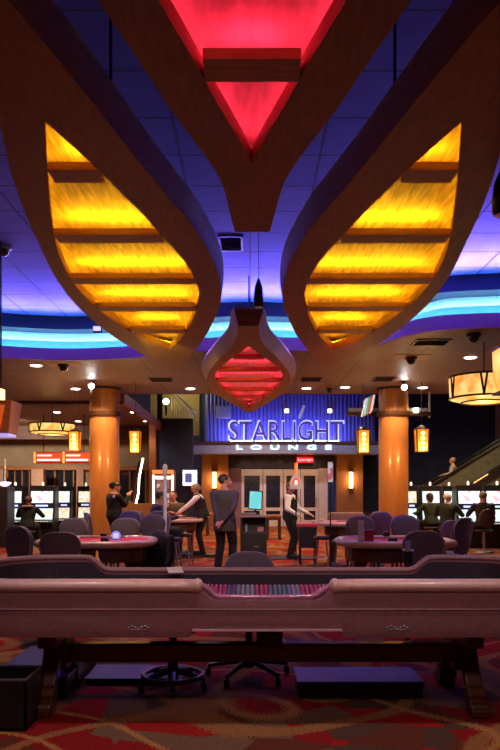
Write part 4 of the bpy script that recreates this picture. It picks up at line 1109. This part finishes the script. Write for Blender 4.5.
# ------------------------------------------------------------------ slot machines
SCR1 = [screen_mat('slot_screen_pink', (.95, .92, .95), (.85, .9, .95), (.9, .45, .5), 1.5, 14), screen_mat('slot_screen_mint', (.75, .95, .9), (.9, .95, .9), (.95, .7, .5), 1.3, 14), screen_mat('slot_screen_blue', (.65, .85, .98), (.85, .93, .98), (.7, .9, .8), 1.3, 14), screen_mat('slot_screen_amber', (.95, .85, .6), (.9, .6, .4), (.95, .9, .85), 1.1, 16)]
def slot(label, x, y, rz, w=.66, s1=0, s2=2):
    t = thing('slot_machine', label, 'slot machine', (x, y, 0), rz, 'slot machines')
    # front faces -Y
    MB().loft([[Vector((sx*w/2, yy, z)) for sx, yy in ((-1, f), (1, f), (1, .35), (-1, .35))] for f, z in ((-.30, 0), (-.30, .55), (-.38, .58), (-.38, .64), (-.16, .68), (-.08, 1.06), (-.12, 1.12), (-.06, 1.66))]).build('cabinet', BLACK, t, bevel=.008)
    q = w/2-.05
    def scr(name, z0, z1, f0, f1, m, e=.012):
        return MB().loft([[Vector((sx*q, f+dy, z)) for sx, dy in ((-1, -e), (1, -e), (1, .002), (-1, .002))] for f, z in ((f0, z0), (f1, z1))]).build(name, m, t)
    scr('upper_screen', 1.17, 1.50, -.118, -.078, SCR1[s1]); scr('lower_screen', .70, 1.01, -.155, -.092, SCR1[s2])
    MB().bb(-q*.55, q*.55, -.14, -.115, 1.065, 1.115).build('logo_strip', mat('slot_strip_glow', (.5, .6, 1), .4, emit=(.4, .5, 1), estr=1.5), t)
    b = MB()
    for k in range(6): b.bb(-q*.8+k*q*.28, -q*.8+k*q*.28+.05, -.36, -.28, .64, .655)
    b.build('button_deck', mat('button_glow', (.9, .8, .7), .4, emit=(1, .8, .6), estr=.7), t)
    MB().lathe([(.03, 1.66), (.035, 1.69), (.03, 1.75), (.01, 1.77)], n=14).build('beacon', mat('beacon_glow', (1, .9, .8), .3, emit=(1, .85, .7), estr=1.0), t, smooth=True)
    return t
slots = [(15.5, 20, .50, 1, 1, 'slot machine at far left, left of the hooded player'), (43, 20, .72, 0, 1, 'slot machine right of the hooded player'),
         (65, 21, .42, 1, 3, 'narrow slot machine with an amber lower screen left of the column'), (86, 21.4, .5, 3, 3, 'slot machine half hidden by the left column'),
         (411, 20, .36, 3, 2, 'slot machine just right of the right column'), (430, 20, .58, 1, 2, 'slot machine in front of the pair of players on the right'), (449, 20.5, .42, 2, 2, 'slot machine behind the white-haired player'),
         (468, 18.6, .66, 0, 2, 'slot machine left of the grey-haired seated player'), (497, 18.6, .72, 0, 2, 'slot machine at the far right edge')]
for px, d, w, a, c, lab in slots: slot(lab, wx(px, d), d, 0, w, a, c)
# dark separators / side pods
for i, (px, d, w, lab) in enumerate(((2, 19, .5, 'dark cabinet end panel at the left edge'),)):
    tag(MB().bb(-w/2, w/2, -.3, .3, 0, 1.62).build('slot_divider', mat('dark_brown_laminate', (.03, .02, .02), .5), bevel=.02), lab, 'divider', 'slot machine dividers').location = (wx(px, d), d, 0)
o = thing('bowl_lamp', 'glowing violet-white bowl lamp on the cabinet end at the left edge', 'lamp', (wx(5, 19), 19, 1.62))
MB().lathe([(.02, 0), (.10, .03), (.17, .1), (.16, .12), (.02, .14)], n=24).build('bowl', mat('violet_bowl_glow', (.8, .75, 1), .4, emit=(.65, .55, 1), estr=2.0), o, smooth=True)
MB().cone((0, 0, .1), (0, 0, .75), .015).build('stem', WHITE, o)

# claw-like lit machine and diagonal neon arm
d = 23
lm = thing('lit_game_cabinet', 'game cabinet outlined with white lights behind the seated men', 'game machine', (wx(163, d), d, 0))
w = 10.5*d/F; z1 = wz(470, d); z0 = wz(506, d)
MB().bb(-w, w, 0, .6, 0, z1).build('cabinet', mat('maroon_cabinet', (.15, .04, .03), .5), lm)
b = MB(); b.bb(-w, -w+.07, -.03, 0, z0, z1-.16); b.bb(w-.07, w, -.03, 0, z0, z1-.16); b.bb(-w+.1, w-.1, -.03, 0, z1-.30, z1-.2); b.build('light_border', mat('warm_white_bulbs', (1, .9, .8), .4, emit=(1, .78, .6), estr=3.2), lm)
MB().bb(-w, w, -.06, 0, z1-.12, z1+.0).build('marquee', mat('orange_marquee', (.9, .3, .1), .4, emit=(1, .2, .05), estr=1.3), lm)
MB().bb(-w+.14, w-.14, -.02, 0, z0, z1-.32).build('display', screen_mat('cabinet_display', (.35, .12, .10), (.75, .55, .5), (.12, .06, .08), .9, 9), lm)
d = 21
na = thing('neon_light', 'slanted white neon strip left of the lit game cabinet', 'neon light', (wx(135, d), d, 0))
p0 = Vector((0, 0, wz(508, d))); p1 = Vector((wx(143, d)-wx(135, d), 0, wz(458, d)))
MB().tube([p0, p0.lerp(p1, .3)+Vector((.03, 0, 0)), p0.lerp(p1, .6)+Vector((-.02, 0, 0)), p1], .03, 8).build('neon_tube', mat('white_neon', (1, .95, .9), .4, emit=(1, .88, .75), estr=4), na, smooth='all')
MB().tube([p0+Vector((-.1, .05, 0)), p0.lerp(p1, .5)+Vector((-.14, .05, 0)), p1+Vector((-.08, .05, -.1))], .06, 8).build('arm', BRONZE, na)
MB().cone((-.05, .05, 0), (-.08, .05, wz(506, d)), .05).build('post', BLACKM, na)
small_box('counter_box', 140, 19.5, 0, (.9, .6, 1.15), WOODP, 'wooden counter between the security guard and the seated men', 'counter')
small_box('game_display', 128, 20.5, 1.15, (.22, .2, .4), BLACK, 'x', 'screen') if False else None
# small amber standing toy under the left table
d = 7.2
fg = thing('orange_bottle', 'small orange bottle on the floor stand near the left card table', 'bottle', (wx(97, d), d, wz(570, d)))
MB().lathe([(.03, 0), (.035, .02), (.035, .09), (.015, .13), (.012, .19), (.004, .20)], n=16).build('bottle_body', mat('orange_glass_body', (.8, .25, .04), .3, emit=(1, .3, .03), estr=.25), fg, smooth=True)
MB().lathe([(.1, -wz(570, d)), (.1, -wz(570, d)+.02), (.02, -wz(570, d)+.03), (.02, -.02), (.07, -.01), (.07, 0)], n=20).build('stand', BLACK, fg, smooth=True)

# ------------------------------------------------------------------ escalator
d = 25
es = thing('escalator', 'escalator rising to the right behind the slot machines', 'escalator', (wx(420, d), d, 0))
X0 = wx(420, d)
def EP(px, py, dd): return Vector((wx(px, dd)-X0, dd-d, wz(py, dd)))
slope = (wz(444, d)-wz(486, d))/(wx(500, d)-wx(432, d))
def line(dy, zoff, x_from, x_to):
    return [Vector((x, dy, wz(486, d)+zoff+slope*(x-(wx(432, d)-X0)))) for x in (x_from, x_to)]
xa, xb = 0.2, 7.0
glass = mat('greenish_balustrade', (.13, .13, .09), .2, var=.2, coat=.5)
for dy, nm in ((0, 'near'), (1.2, 'far')):
    a, c = line(dy, 0, xa, xb)
    MB().cap(a, c, .06, .06).build('handrail', BLACK, es, smooth='all')
    MB().loft([[p+Vector((0, yy, zz)) for yy, zz in ((-.02, -.05), (.02, -.05), (.02, -.75), (-.02, -.75))] for p in (a, c)]).build('balustrade', glass, es)
    MB().loft([[p+Vector((0, yy, zz)) for yy, zz in ((-.06, -.72), (.06, -.72), (.06, -1.15), (-.06, -1.15))] for p in (a, c)]).build('skirt_panel', CHROME, es)
sb = MB(); a, c = line(0.6, 0, xa, xb); n = 22
for k in range(n):
    p = a.lerp(c, k/n); sb.bb(p.x, p.x+.32, .06, 1.14, p.z-1.3, p.z-.95)
sb.build('steps', BLACKM, es)
MB().loft([[p+Vector((0, yy, zz)) for yy, zz in ((-.05, -1.15), (1.25, -1.15), (1.25, -1.9), (-.05, -1.9))] for p in (a+Vector((0, -.6, 0)), c+Vector((0, -.6, 0)))]).build('truss', mat('olive_truss_panel', (.12, .11, .07), .4), es)
for k in range(4):
    q = a.lerp(c, .25+.2*k); MB().cone((q.x, -.09, q.z-.8), (q.x+.5, -.09, q.z-.8+.5*slope), .02).build('accent_strip', AMBERC if k % 2 else AMBER, es)

# ------------------------------------------------------------------ people
def bake(b, vox=.012, sm=3):
    bmesh.ops.recalc_face_normals(b.bm, faces=b.bm.faces)
    me = bpy.data.meshes.new('tmp'); b.bm.to_mesh(me); b.bm.free()
    o = bpy.data.objects.new('tmp', me); COL.objects.link(o)
    r = o.modifiers.new('r', 'REMESH'); r.mode = 'VOXEL'; r.voxel_size = vox; r.use_smooth_shade = True
    s = o.modifiers.new('s', 'SMOOTH'); s.iterations = sm; s.factor = .5
    dg = bpy.context.evaluated_depsgraph_get(); dg.update()
    m2 = bpy.data.meshes.new_from_object(o.evaluated_get(dg)); bpy.data.objects.remove(o)
    m2.materials.clear(); return m2
def link(name, me, m, parent):
    me.materials.append(m); o = bpy.data.objects.new(name, me); COL.objects.link(o); o.parent = parent; return o
def ik(a, c, l1, l2, pole):
    a, c = Vector(a), Vector(c); dv = c-a; L = min(dv.length, (l1+l2)*.999); u = dv.normalized(); c = a+u*L
    x = (l1*l1-l2*l2+L*L)/(2*L); h = math.sqrt(max(0, l1*l1-x*x)); p = Vector(pole); p = (p-u*p.dot(u)).normalized()
    return a+u*x+p*h, c
def hand(b, w, dr, side, curl=.5):
    dr = dr.normalized(); pal = w+dr*.045
    sd_ = dr.cross(Vector((0, 0, 1)));
    if sd_.length < .1: sd_ = Vector((1, 0, 0))
    sd_.normalize(); nr = sd_.cross(dr).normalized()
    b.cap(w, w+dr*.075, .024, .026, 10); b.cap(w+sd_*.018+dr*.02, w+sd_*.022+dr*.075, .018, .017, 8); b.cap(w-sd_*.018+dr*.02, w-sd_*.022+dr*.075, .018, .017, 8)
    for k, L in ((-1.5, .055), (-.5, .068), (.5, .073), (1.5, .064)):
        p = w+dr*.085+sd_*k*.018; q = p+dr*L*.55-nr*L*.2*curl; r = q+dr*L*.3-nr*L*.5*curl
        b.cap(p, q, .0095, .009, 8); b.cap(q, r, .009, .008, 8)
    s2 = sd_*side; p = w+dr*.03+s2*.03; q = p+dr*.03+s2*.022; b.cap(p, q, .011, .010, 8); b.cap(q, q+dr*.03+s2*.005, .010, .009, 8)
def person(label, loc, rz, H=1.75, seat=None, lean=0, lh=None, rh=None, feet=None, yaw=0, pitch=0, top=SUIT, bottom=BLKCL, hair=HAIRB, vest=None, hairlong=0, cap=None, female=False, topname='jacket', extra=None, sidelean=0, poleL=None, poleR=None, bald=False, coat_len=0, bulk=1.06):
    k = H/1.75
    t = thing('person', label, 'person', loc, rz); t.scale = (k*bulk, k*bulk, k)
    P0 = Vector((0, 0, .94 if seat is None else seat/k+.10))
    u = Vector((math.sin(sidelean), math.sin(lean), math.cos(lean))).normalized(); X = Vector((1, 0, 0)); fw = X.cross(u)*-1
    fw = u.cross(X)  # forward normal
    if fw.y < 0: fw = -fw
    wsc = .92 if female else 1.0
    prof = [(-.10, .10, .09), (-.05, .155, .112), (.04, .16, .115), (.16, .138, .10), (.30, .158, .112), (.40, .175, .112), (.47, .165, .095), (.52, .09, .07), (.55, .055, .055)]
    def torso(b, g=0, t0=-9, t1=9):
        R = []
        for tt, rx, ry in prof:
            if tt < t0 or tt > t1: continue
            c = P0+u*tt; R.append([c+X*math.cos(a*PI/9)*(rx*wsc+g)+fw*math.sin(a*PI/9)*(ry+g) for a in range(18)])
        b.loft(R)
    shL, shR = P0+u*.455-X*.175*wsc, P0+u*.455+X*.175*wsc
    hipL, hipR = P0-X*.085-Vector((0, 0, .02)), P0+X*.085-Vector((0, 0, .02))
    if feet is None:
        feet = ((-.11, .0, .08), (.11, .03, .08)) if seat is None else ((-.13, .42, max(.08, seat/k-.36)), (.13, .42, max(.08, seat/k-.36)))
    lh = Vector(lh or (-.24, .02, .82)); rh = Vector(rh or (.24, .02, .82))
    eL, wL = ik(shL, lh, .28, .255, poleL or (-.5, -1, -.2)); eR, wR = ik(shR, rh, .28, .255, poleR or (.5, -1, -.2))
    kL, aL = ik(hipL, feet[0], .44, .42, (0, 1, .05)); kR, aR = ik(hipR, feet[1], .44, .42, (0, 1, .05))
    hc = P0+u*.55+Vector((0, .025, .135)); nb = P0+u*.53
    HM = Matrix.Translation(hc) @ Matrix.Rotation(yaw, 4, 'Z') @ Matrix.Rotation(-pitch, 4, 'X')
    hp = lambda x, y, z: HM @ Vector((x, y, z))
    b = MB(); torso(b)
    b.cap(nb, hc+Vector((0, -.01, -.05)), .052, .05)
    RM = HM.to_3x3().to_4x4()
    b.ell(hp(0, -.005, .02), (.074, .092, .098), 18, RM); b.ell(hp(0, .03, -.045), (.055, .058, .065), 14, RM)
    b.cap(hp(0, .088, .01), hp(0, .104, -.018), .009, .014, 8); b.ell(hp(0, .085, -.052), (.022, .008, .008), 8, RM)
    for s in (-1, 1):
        b.ell(hp(s*.075, -.005, -.005), (.012, .02, .03), 8, RM); b.ell(hp(s*.03, .078, .025), (.02, .012, .007), 8, RM)
    for (s, e, w, side) in ((shL, eL, wL, 1), (shR, eR, wR, -1)):
        b.cap(s, e, .05, .038); b.cap(e, w, .037, .026); hand(b, w, (w-e), side)
    for (h, kn, an) in ((hipL, kL, aL), (hipR, kR, aR)):
        b.cap(h, kn, .082, .055); b.cap(kn, an, .052, .036); b.cap(an+Vector((0, -.03, -.04)), an+Vector((0, .15, -.045)), .035, .03)
    body = link('body', bake(b, .0085, 2), SKIN, t)
    ey = MB()
    for s in (-1, 1): ey.ell(hp(s*.03, .084, .012), (.012, .007, .006), 8, RM)
    ey.build('eyes', EYEM, body, smooth='all')
    MB().ell(hp(0, .090, -.052), (.022, .007, .006), 8, RM).build('mouth', mat('lips', (.35, .08, .07), .5), body, smooth='all')
    # clothing
    b = MB(); torso(b, .018, -.2, .525)
    if coat_len: 
        R = []
        for z, g in ((.05, .018), (-.10, .022), (-coat_len, .018)):
            c = P0+u*z; R.append([c+X*math.cos(a*PI/9)*(.155+g)+fw*math.sin(a*PI/9)*(.115+g) for a in range(18)])
        b.loft(R)
    for (s, e, w) in ((shL, eL, wL), (shR, eR, wR)): b.cap(s, e, .068, .055); b.cap(e, e.lerp(w, .93), .055, .042)
    link(topname, bake(b, .012, 3), top, t)
    if vest:
        b = MB(); torso(b, .032, -.06, .44)
        for s_2 in (-1, 1):
            b.cap(P0+u*.42+X*s_2*.11-fw*.06, P0+u*.52+X*s_2*.075, .05, .04); b.cap(P0+u*.42+X*s_2*.09+fw*.07, P0+u*.52+X*s_2*.075, .045, .04)
        link('vest', bake(b, .012, 3), vest, t)
    b = MB()
    R = []
    for z, g in ((.08, .014), (-.02, .022), (-.08, .02)):
        c = P0+Vector((0, 0, z)); R.append([c+X*math.cos(a*PI/9)*(.152+g)+Vector((0, 1, 0))*math.sin(a*PI/9)*(.108+g) for a in range(18)])
    b.loft(R)
    for (h, kn, an) in ((hipL, kL, aL), (hipR, kR, aR)): b.cap(h, kn, .098, .072); b.cap(kn, an+Vector((0, 0, .02)), .070, .060)
    link('trousers', bake(b, .013, 3), bottom, t)
    for an in (aL, aR):
        b = MB(); b.cap(an+Vector((0, -.035, -.038)), an+Vector((0, .16, -.045)), .043, .036); b.cap(an+Vector((0, 0, 0)), an+Vector((0, .03, -.04)), .042, .04); link('shoe', bake(b, .012, 2), BLACK, t)
    if not bald:
        b = MB(); b.ell(hp(0, -.022, .034), (.084, .094, .098), 18, RM)
        if hairlong:
            b.ell(hp(0, -.055, -.02), (.078, .055, .05+hairlong*.4), 14, RM); b.cap(hp(0, -.07, 0), hp(0, -.075, -hairlong), .055, .04)
        link('hair', bake(b, .01, 2), hair, t)
    if cap:
        c_ = MB().ell(hp(0, -.012, .055), (.09, .10, .075), 18, RM); c_.box(hp(0, .10, .045), (.12, .09, .012), rz=yaw); link('cap', bake(c_, .009, 1), cap, t)
    return t
# man in suit, back to us, hands clasped behind, head turned right
d = 13
person('standing man in a dark suit, back to us, hands clasped behind him', (wx(224.5, d), d, 0), R_(-20), 1.80, lh=(-.03, -.17, .90), rh=(.06, -.19, .93), yaw=R_(-62), top=SUIT, bottom=BLKCL, poleL=(-1, -.1, 0), poleR=(1, -.1, 0), coat_len=.22, bulk=1.18)
d = 15.5
person('standing woman dealer with auburn hair, white shirt and black vest, beside the black stand', (wx(290, d), d, .02), R_(-108), 1.68, lh=(-.16, .32, 1.02), rh=(.20, .22, .98), yaw=R_(-30), top=SHIRT, topname='shirt', vest=BLKCL, bottom=BLKCL, hair=HAIRR, hairlong=.1, female=True, bulk=1.2)
tag(MB().bb(-.45, .45, -.3, .3, 0, .02).build('floor_mat', BLACK, bevel=.005), 'black anti-fatigue mat under the woman dealer', 'mat').location = (wx(292, d), d, 0)
d = 16.1
person('blond dealer in white shirt and black vest leaning left over a table', (wx(203, d), d, .05), R_(88), 1.64, bulk=1.12, lean=.26, lh=(-.12, .55, .98), rh=(.12, .60, .97), yaw=0, pitch=.3, top=SHIRT, topname='shirt', vest=BLKCL, bottom=BLKCL, hair=HAIRBL, hairlong=.03, female=True)
tag(MB().bb(-.42, .42, -.3, .3, 0, .05).build('floor_mat', BLACK, bevel=.005), 'black anti-fatigue mat under the leaning blond dealer', 'mat').location = (wx(200, d), d, 0)
d = 16.6
gd = person('security guard in black jacket and cap, standing before the left column', (wx(114, d), d, 0), R_(-55), 1.72, lh=(-.1, .28, 1.22), rh=(.05, .25, 1.40), yaw=R_(-22), top=BLKCL, bottom=BLKCL, hair=HAIRB, cap=BLACK, topname='jacket', bulk=1.38)
MB().box((.17, -.06, 1.40), (.02, .07, .07), rz=-.3).build('arm_patch', mat('pale_patch', (.5, .42, .48), .7), gd)
def player(label, px, d, rz, seat=.62, **kw):
    return person(label, (wx(px, d), d, 0), R_(rz), 1.72, seat=seat, bulk=1.2, **kw)
def slot_stool(label, px, d, rz, seat=.54, back=True):
    t = thing('slot_chair', label, 'chair', (wx(px, d), d, 0), R_(rz), 'chairs at the slot machines')
    MB().lathe([(.2, seat-.06), (.22, seat-.02), (.2, seat), (.02, seat+.01)], n=24).build('seat', mat('brown_seat_vinyl', (.06, .03, .03), .5), t, smooth=True)
    if back: pad([(math.cos(a*PI/12)*.20, seat+.28+math.sin(a*PI/12)*.23) for a in range(24)], .06, -.4, Matrix.Translation((0, -.24, 0))).build('backrest', mat('brown_seat_vinyl', (.06, .03, .03), .5), t, smooth='all')
    MB().cone((0, 0, .05), (0, 0, seat-.05), .035).build('column', CHROME, t, smooth=True); MB().lathe([(.24, 0), (.22, .03), (.04, .06)], n=24).build('base', CHROME, t, smooth=True)
    return t
player('seated man in dark clothes at the left dealing table, facing right', 153, 14.3, -80, seat=.62, lean=.22, lh=(-.15, .42, .98), rh=(.15, .42, .98), top=mat('navy_shirt', (.02, .02, .045), .85), topname='shirt', hair=HAIRB)
slot_stool('dark chair under the seated man in dark clothes', 153, 14.3, -80, .58)
player('seated man in an olive jacket behind the lit sign pole', 176, 16.6, 160, seat=.62, lean=.2, lh=(-.12, .35, 1.0), rh=(.12, .25, 1.25), top=OLIVE, hair=HAIRB, yaw=R_(15))
slot_stool('dark chair under the man in the olive jacket', 176, 16.6, 160, .58)
p_ = player('hooded slot player in black, back to us, at the left slot machines', 27.5, 18.8, 0, seat=.48, lean=.12, lh=(-.2, .45, .85), rh=(.2, .45, .85), top=BLKCL, hair=mat('dark_auburn_hair', (.09, .03, .02), .6))
b = MB(); b.tube([(math.cos(a*PI/8)*.11, .01+math.sin(a*PI/8)*.10, 1.11) for a in range(16)], .035, 8, closed=True); link('hood', bake(b, .012, 2), mat('taupe_hood', (.22, .15, .14), .9), p_)
slot_stool('dark stool under the hooded slot player', 27.5, 18.8, 0, .44, False)
player('grey-haired slot player in a dark coat, back to us, at far right', 484, 17.1, 0, seat=.60, lean=.1, lh=(-.2, .45, .9), rh=(.2, .45, .9), top=mat('dark_violet_coat', (.03, .022, .035), .85), hair=mat('grey_brown_hair', (.22, .16, .13), .6))
slot_stool('slot chair with oval brown back under the grey-haired player', 484, 17.1, 0, .56)
player('slot player in a dark green coat beside the white-haired player', 431.5, 19.2, 20, seat=.56, lean=.12, lh=(-.2, .4, .9), rh=(.2, .4, .9), top=mat('dark_green_coat', (.03, .04, .018), .9), hair=HAIRB, hairlong=.1)
slot_stool('slot chair under the player in the green coat', 431.5, 19.2, 20, .52, False)
player('white-haired slot player in a dark jacket with pale stripe', 447, 18.0, -30, seat=.56, lean=.1, lh=(-.2, .4, .9), rh=(.2, .4, .9), top=mat('black_green_jacket', (.018, .024, .016), .9), hair=HAIRW, yaw=R_(-25))
slot_stool('slot chair under the white-haired player', 447, 18.0, -30, .52, False)
d = 25.6
px_ = 453; X_ = wx(px_, d); zz = wz(457.5, d)-1.74
person('man in a grey t-shirt riding the escalator', (X_, d, zz), R_(70), 1.74, lh=(-.25, .32, 1.1), rh=(.22, .15, .95), top=GREYSH, topname='tshirt', bottom=mat('khaki', (.12, .1, .08), .8), hair=mat('thin_hair', (.35, .22, .16), .6))

jc = _jk(); jc.location = (wx(160, 9.2), 9.2, .50); jc.rotation_euler = (0, 0, R_(-40))
# bar stools right-mid
for (px, d, lab) in ((322, 13.4, 'chrome-legged stool below the distant right table, by the black stand'), (341, 12.3, 'stool at the left end of the distant right table'), (185, 14.3, 'stool beside the leaning dealer'), (173, 12.9, 'stool in front of the left dealing table')):
    t = thing('bar_stool', lab, 'stool', (wx(px, d), d, 0), group='stools by the distant tables')
    MB().lathe([(.15, .56), (.17, .6), (.15, .63), (.02, .64)], n=24).build('seat', BLACK, t, smooth=True)
    for k in range(4): a = k*PI/2+.6; MB().cone((math.cos(a)*.1, math.sin(a)*.1, .57), (math.cos(a)*.19, math.sin(a)*.19, 0), .013).build('leg', CHROME, t)
    MB().tube([(math.cos(a*PI/10)*.155, math.sin(a*PI/10)*.155, .22) for a in range(20)], .009, 6, closed=True).build('foot_ring', CHROME, t)

# high back wall accent lamps on the upper wall
for px, lab in ((287, 'small bright lamp high on the blue wall, left of centre'), (330.5, 'small bright lamp high on the blue wall, nearer the right column')):
    t = thing('wall_spot', lab, 'lamp', (LX(px), LD+.3, LZ(412)))
    MB().bb(-.09, .09, -.06, 0, 0, .16).build('lens', mat('warm_spot_lens', (1, .9, .7), .4, emit=(1, .82, .5), estr=5), t); MB().bb(-.11, .11, 0, .12, -.02, .18).build('housing', BLACKM, t)
t = thing('hanging_glass_strip', 'slanted pale glass strip hanging above the STARLIGHT sign', 'decoration', (LX(301.5), LD-.1, LZ(418)))
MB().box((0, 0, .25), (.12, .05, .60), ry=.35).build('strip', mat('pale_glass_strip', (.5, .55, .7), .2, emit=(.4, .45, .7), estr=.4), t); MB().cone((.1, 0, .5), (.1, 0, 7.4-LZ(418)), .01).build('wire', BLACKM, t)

# ------------------------------------------------------------------ lights
VIO = (.22, .14, 1.0)
for i in range(8, len(edge)-8, 4):
    x, y = edge[i]
    if abs(x) > 10: continue
    light('AREA', (x, y-.12, 4.42), 30, VIO, .5, target=(x*.99, y-.65, UP), sy=.10, name='cove_uplight', spread=R_(112))
for px in range(228, 348, 15):
    light('AREA', (LX(px), LD-.1, LZ(441.8)), 15, (.26, .20, 1.0), .5, target=(LX(px), LD+.45, LZ(425)), sy=.1, name='sign_wash')
for px in range(212, 376, 40):
    light('AREA', (LX(px), LD-.9, 7.2), 3, (.10, .10, 1.0), .6, target=(LX(px), LD+.45, LZ(425)), sy=.2, name='sign_wash')
# added lamps to brighten the canopy face and doors, no fixtures there
for px in (215, 250, 285, 320, 355): light('SPOT', (LX(px), LD-4, 6.6), 330, (.55, .58, 1), .15, target=(LX(px), LD-.9, 3.5), spot=R_(50), blend=.9)
for px in (245, 262, 280, 298, 316): light('SPOT', (LX(px), LD-.55, LZ(456)), 16, (1, .82, .72), .08, target=(LX(px), LD+.2, 1.2), spot=R_(120), blend=.8)
for x, y, tx, ty, e in ((-1.9, 11.6, -1.2, 5.0, 130), (2.4, 11.6, 1.3, 5.0, 130), (-1.0, 12.4, -.4, 9.0, 160), (1.1, 12.4, .5, 9.0, 160)):
    light('SPOT', (x, y, 4.3), e, (.38, .22, 1.0), .12, target=(tx, ty, .8), spot=R_(70), blend=.8, name='blue_flood')
light('SPOT', (-.9, 1.2, 3.4), 78, (1, .60, .54), .25, target=(-.5, 4.6, .5), spot=R_(100), blend=.9)  # added warm spot on the craps table front, no fixture
for x_ in (-1.6, 0, 1.7): light('SPOT', (x_, 3.8, 3.4), 80, (1, .74, .72), .15, target=(x_, 4.4, .5), spot=R_(80), blend=.9)  # added spots above the table to lighten its rails
light('SPOT', (1.1, 1.2, 3.4), 78, (1, .60, .54), .25, target=(.7, 4.6, .5), spot=R_(100), blend=.9)  # added spot, right-hand twin of the table front one
for tx, ty in ((-.4, 13), (1.0, 15.5), (-1.5, 15.5)): light('SPOT', (tx*.5, 8.6, 3.5), 260, (1, .72, .55), .15, target=(tx, ty, 1.1), spot=R_(40), blend=.9)  # added warm spots on the man in the suit and the dealers
light('SPOT', (-9, 24.5, 3.9), 900, (1, .82, .58), .2, target=(-9, 29.9, 3.0), spot=R_(100), blend=.9)  # added spot to lift the dim left back wall
light('SPOT', (7.5, 21, 6.8), 900, (1, .75, .5), .2, target=(8.5, 25, 2.6), spot=R_(70), blend=.9)  # added spot to make the escalator brighter
for x, y, e in ((-2.2, 9.2, 270), (2.0, 9.2, 270), (-1.7, 15, 300), (2.0, 14.5, 300), (.2, 15.5, 170), (.1, 12, 200), (-6, 12, 380), (6, 12, 380), (-6, 18, 450), (6.3, 18.0, 500)):
    light('SPOT', (x, y, 4.0), e, (1, .66, .46), .15, target=(x, y, 0), spot=R_(115), blend=.8)
for x, y, e in ((.3, 21.5, 1600), (.3, 26, 1600), (-5, 24, 900), (-8, 27, 700), (5.5, 23, 1300), (9, 22.5, 900)):
    light('SPOT', (x, y, 6.6 if -3 < x < 9 else 4.0), e, (1, .60, .30), .3, target=(x, y, 0), spot=R_(105), blend=.8)
# added spots grazing the columns to brighten them
for px in (104.5, 393.5):
    x = wx(px, 18)
    for dx in (-.5, .5): light('SPOT', (x+dx, 17.0, CEIL-.1), 160, (1, .70, .38), .06, target=(x, 17.75, 2.6), spot=R_(60), blend=.8)
light('SPOT', (-1.65, 9.0, 3.4), 260, (1, .75, .05), .05, target=(-.75, 13, 3.8), spot=R_(26), blend=.6)  # added yellow spot tinting the left side of the far red fixture
light('SPOT', (1.65, 9.0, 3.4), 130, (1, .08, .05), .05, target=(.75, 13, 3.8), spot=R_(26), blend=.6)  # added red spot tinting the right side of that fixture

w = bpy.data.worlds.new('world'); SC.world = w; w.use_nodes = True
w.node_tree.nodes['Background'].inputs[0].default_value = (.10, .07, .12, 1); w.node_tree.nodes['Background'].inputs[1].default_value = .16
SC.view_settings.view_transform = 'Standard'; SC.view_settings.look = 'None'; SC.view_settings.exposure = 0; SC.view_settings.gamma = 1
SC.view_settings.use_curve_mapping = False
SC.cycles.use_denoising = True; SC.cycles.sample_clamp_indirect = 4; SC.cycles.max_bounces = 6; SC.cycles.caustics_reflective = False; SC.cycles.caustics_refractive = False
if 'used' in CH: del CH['used']
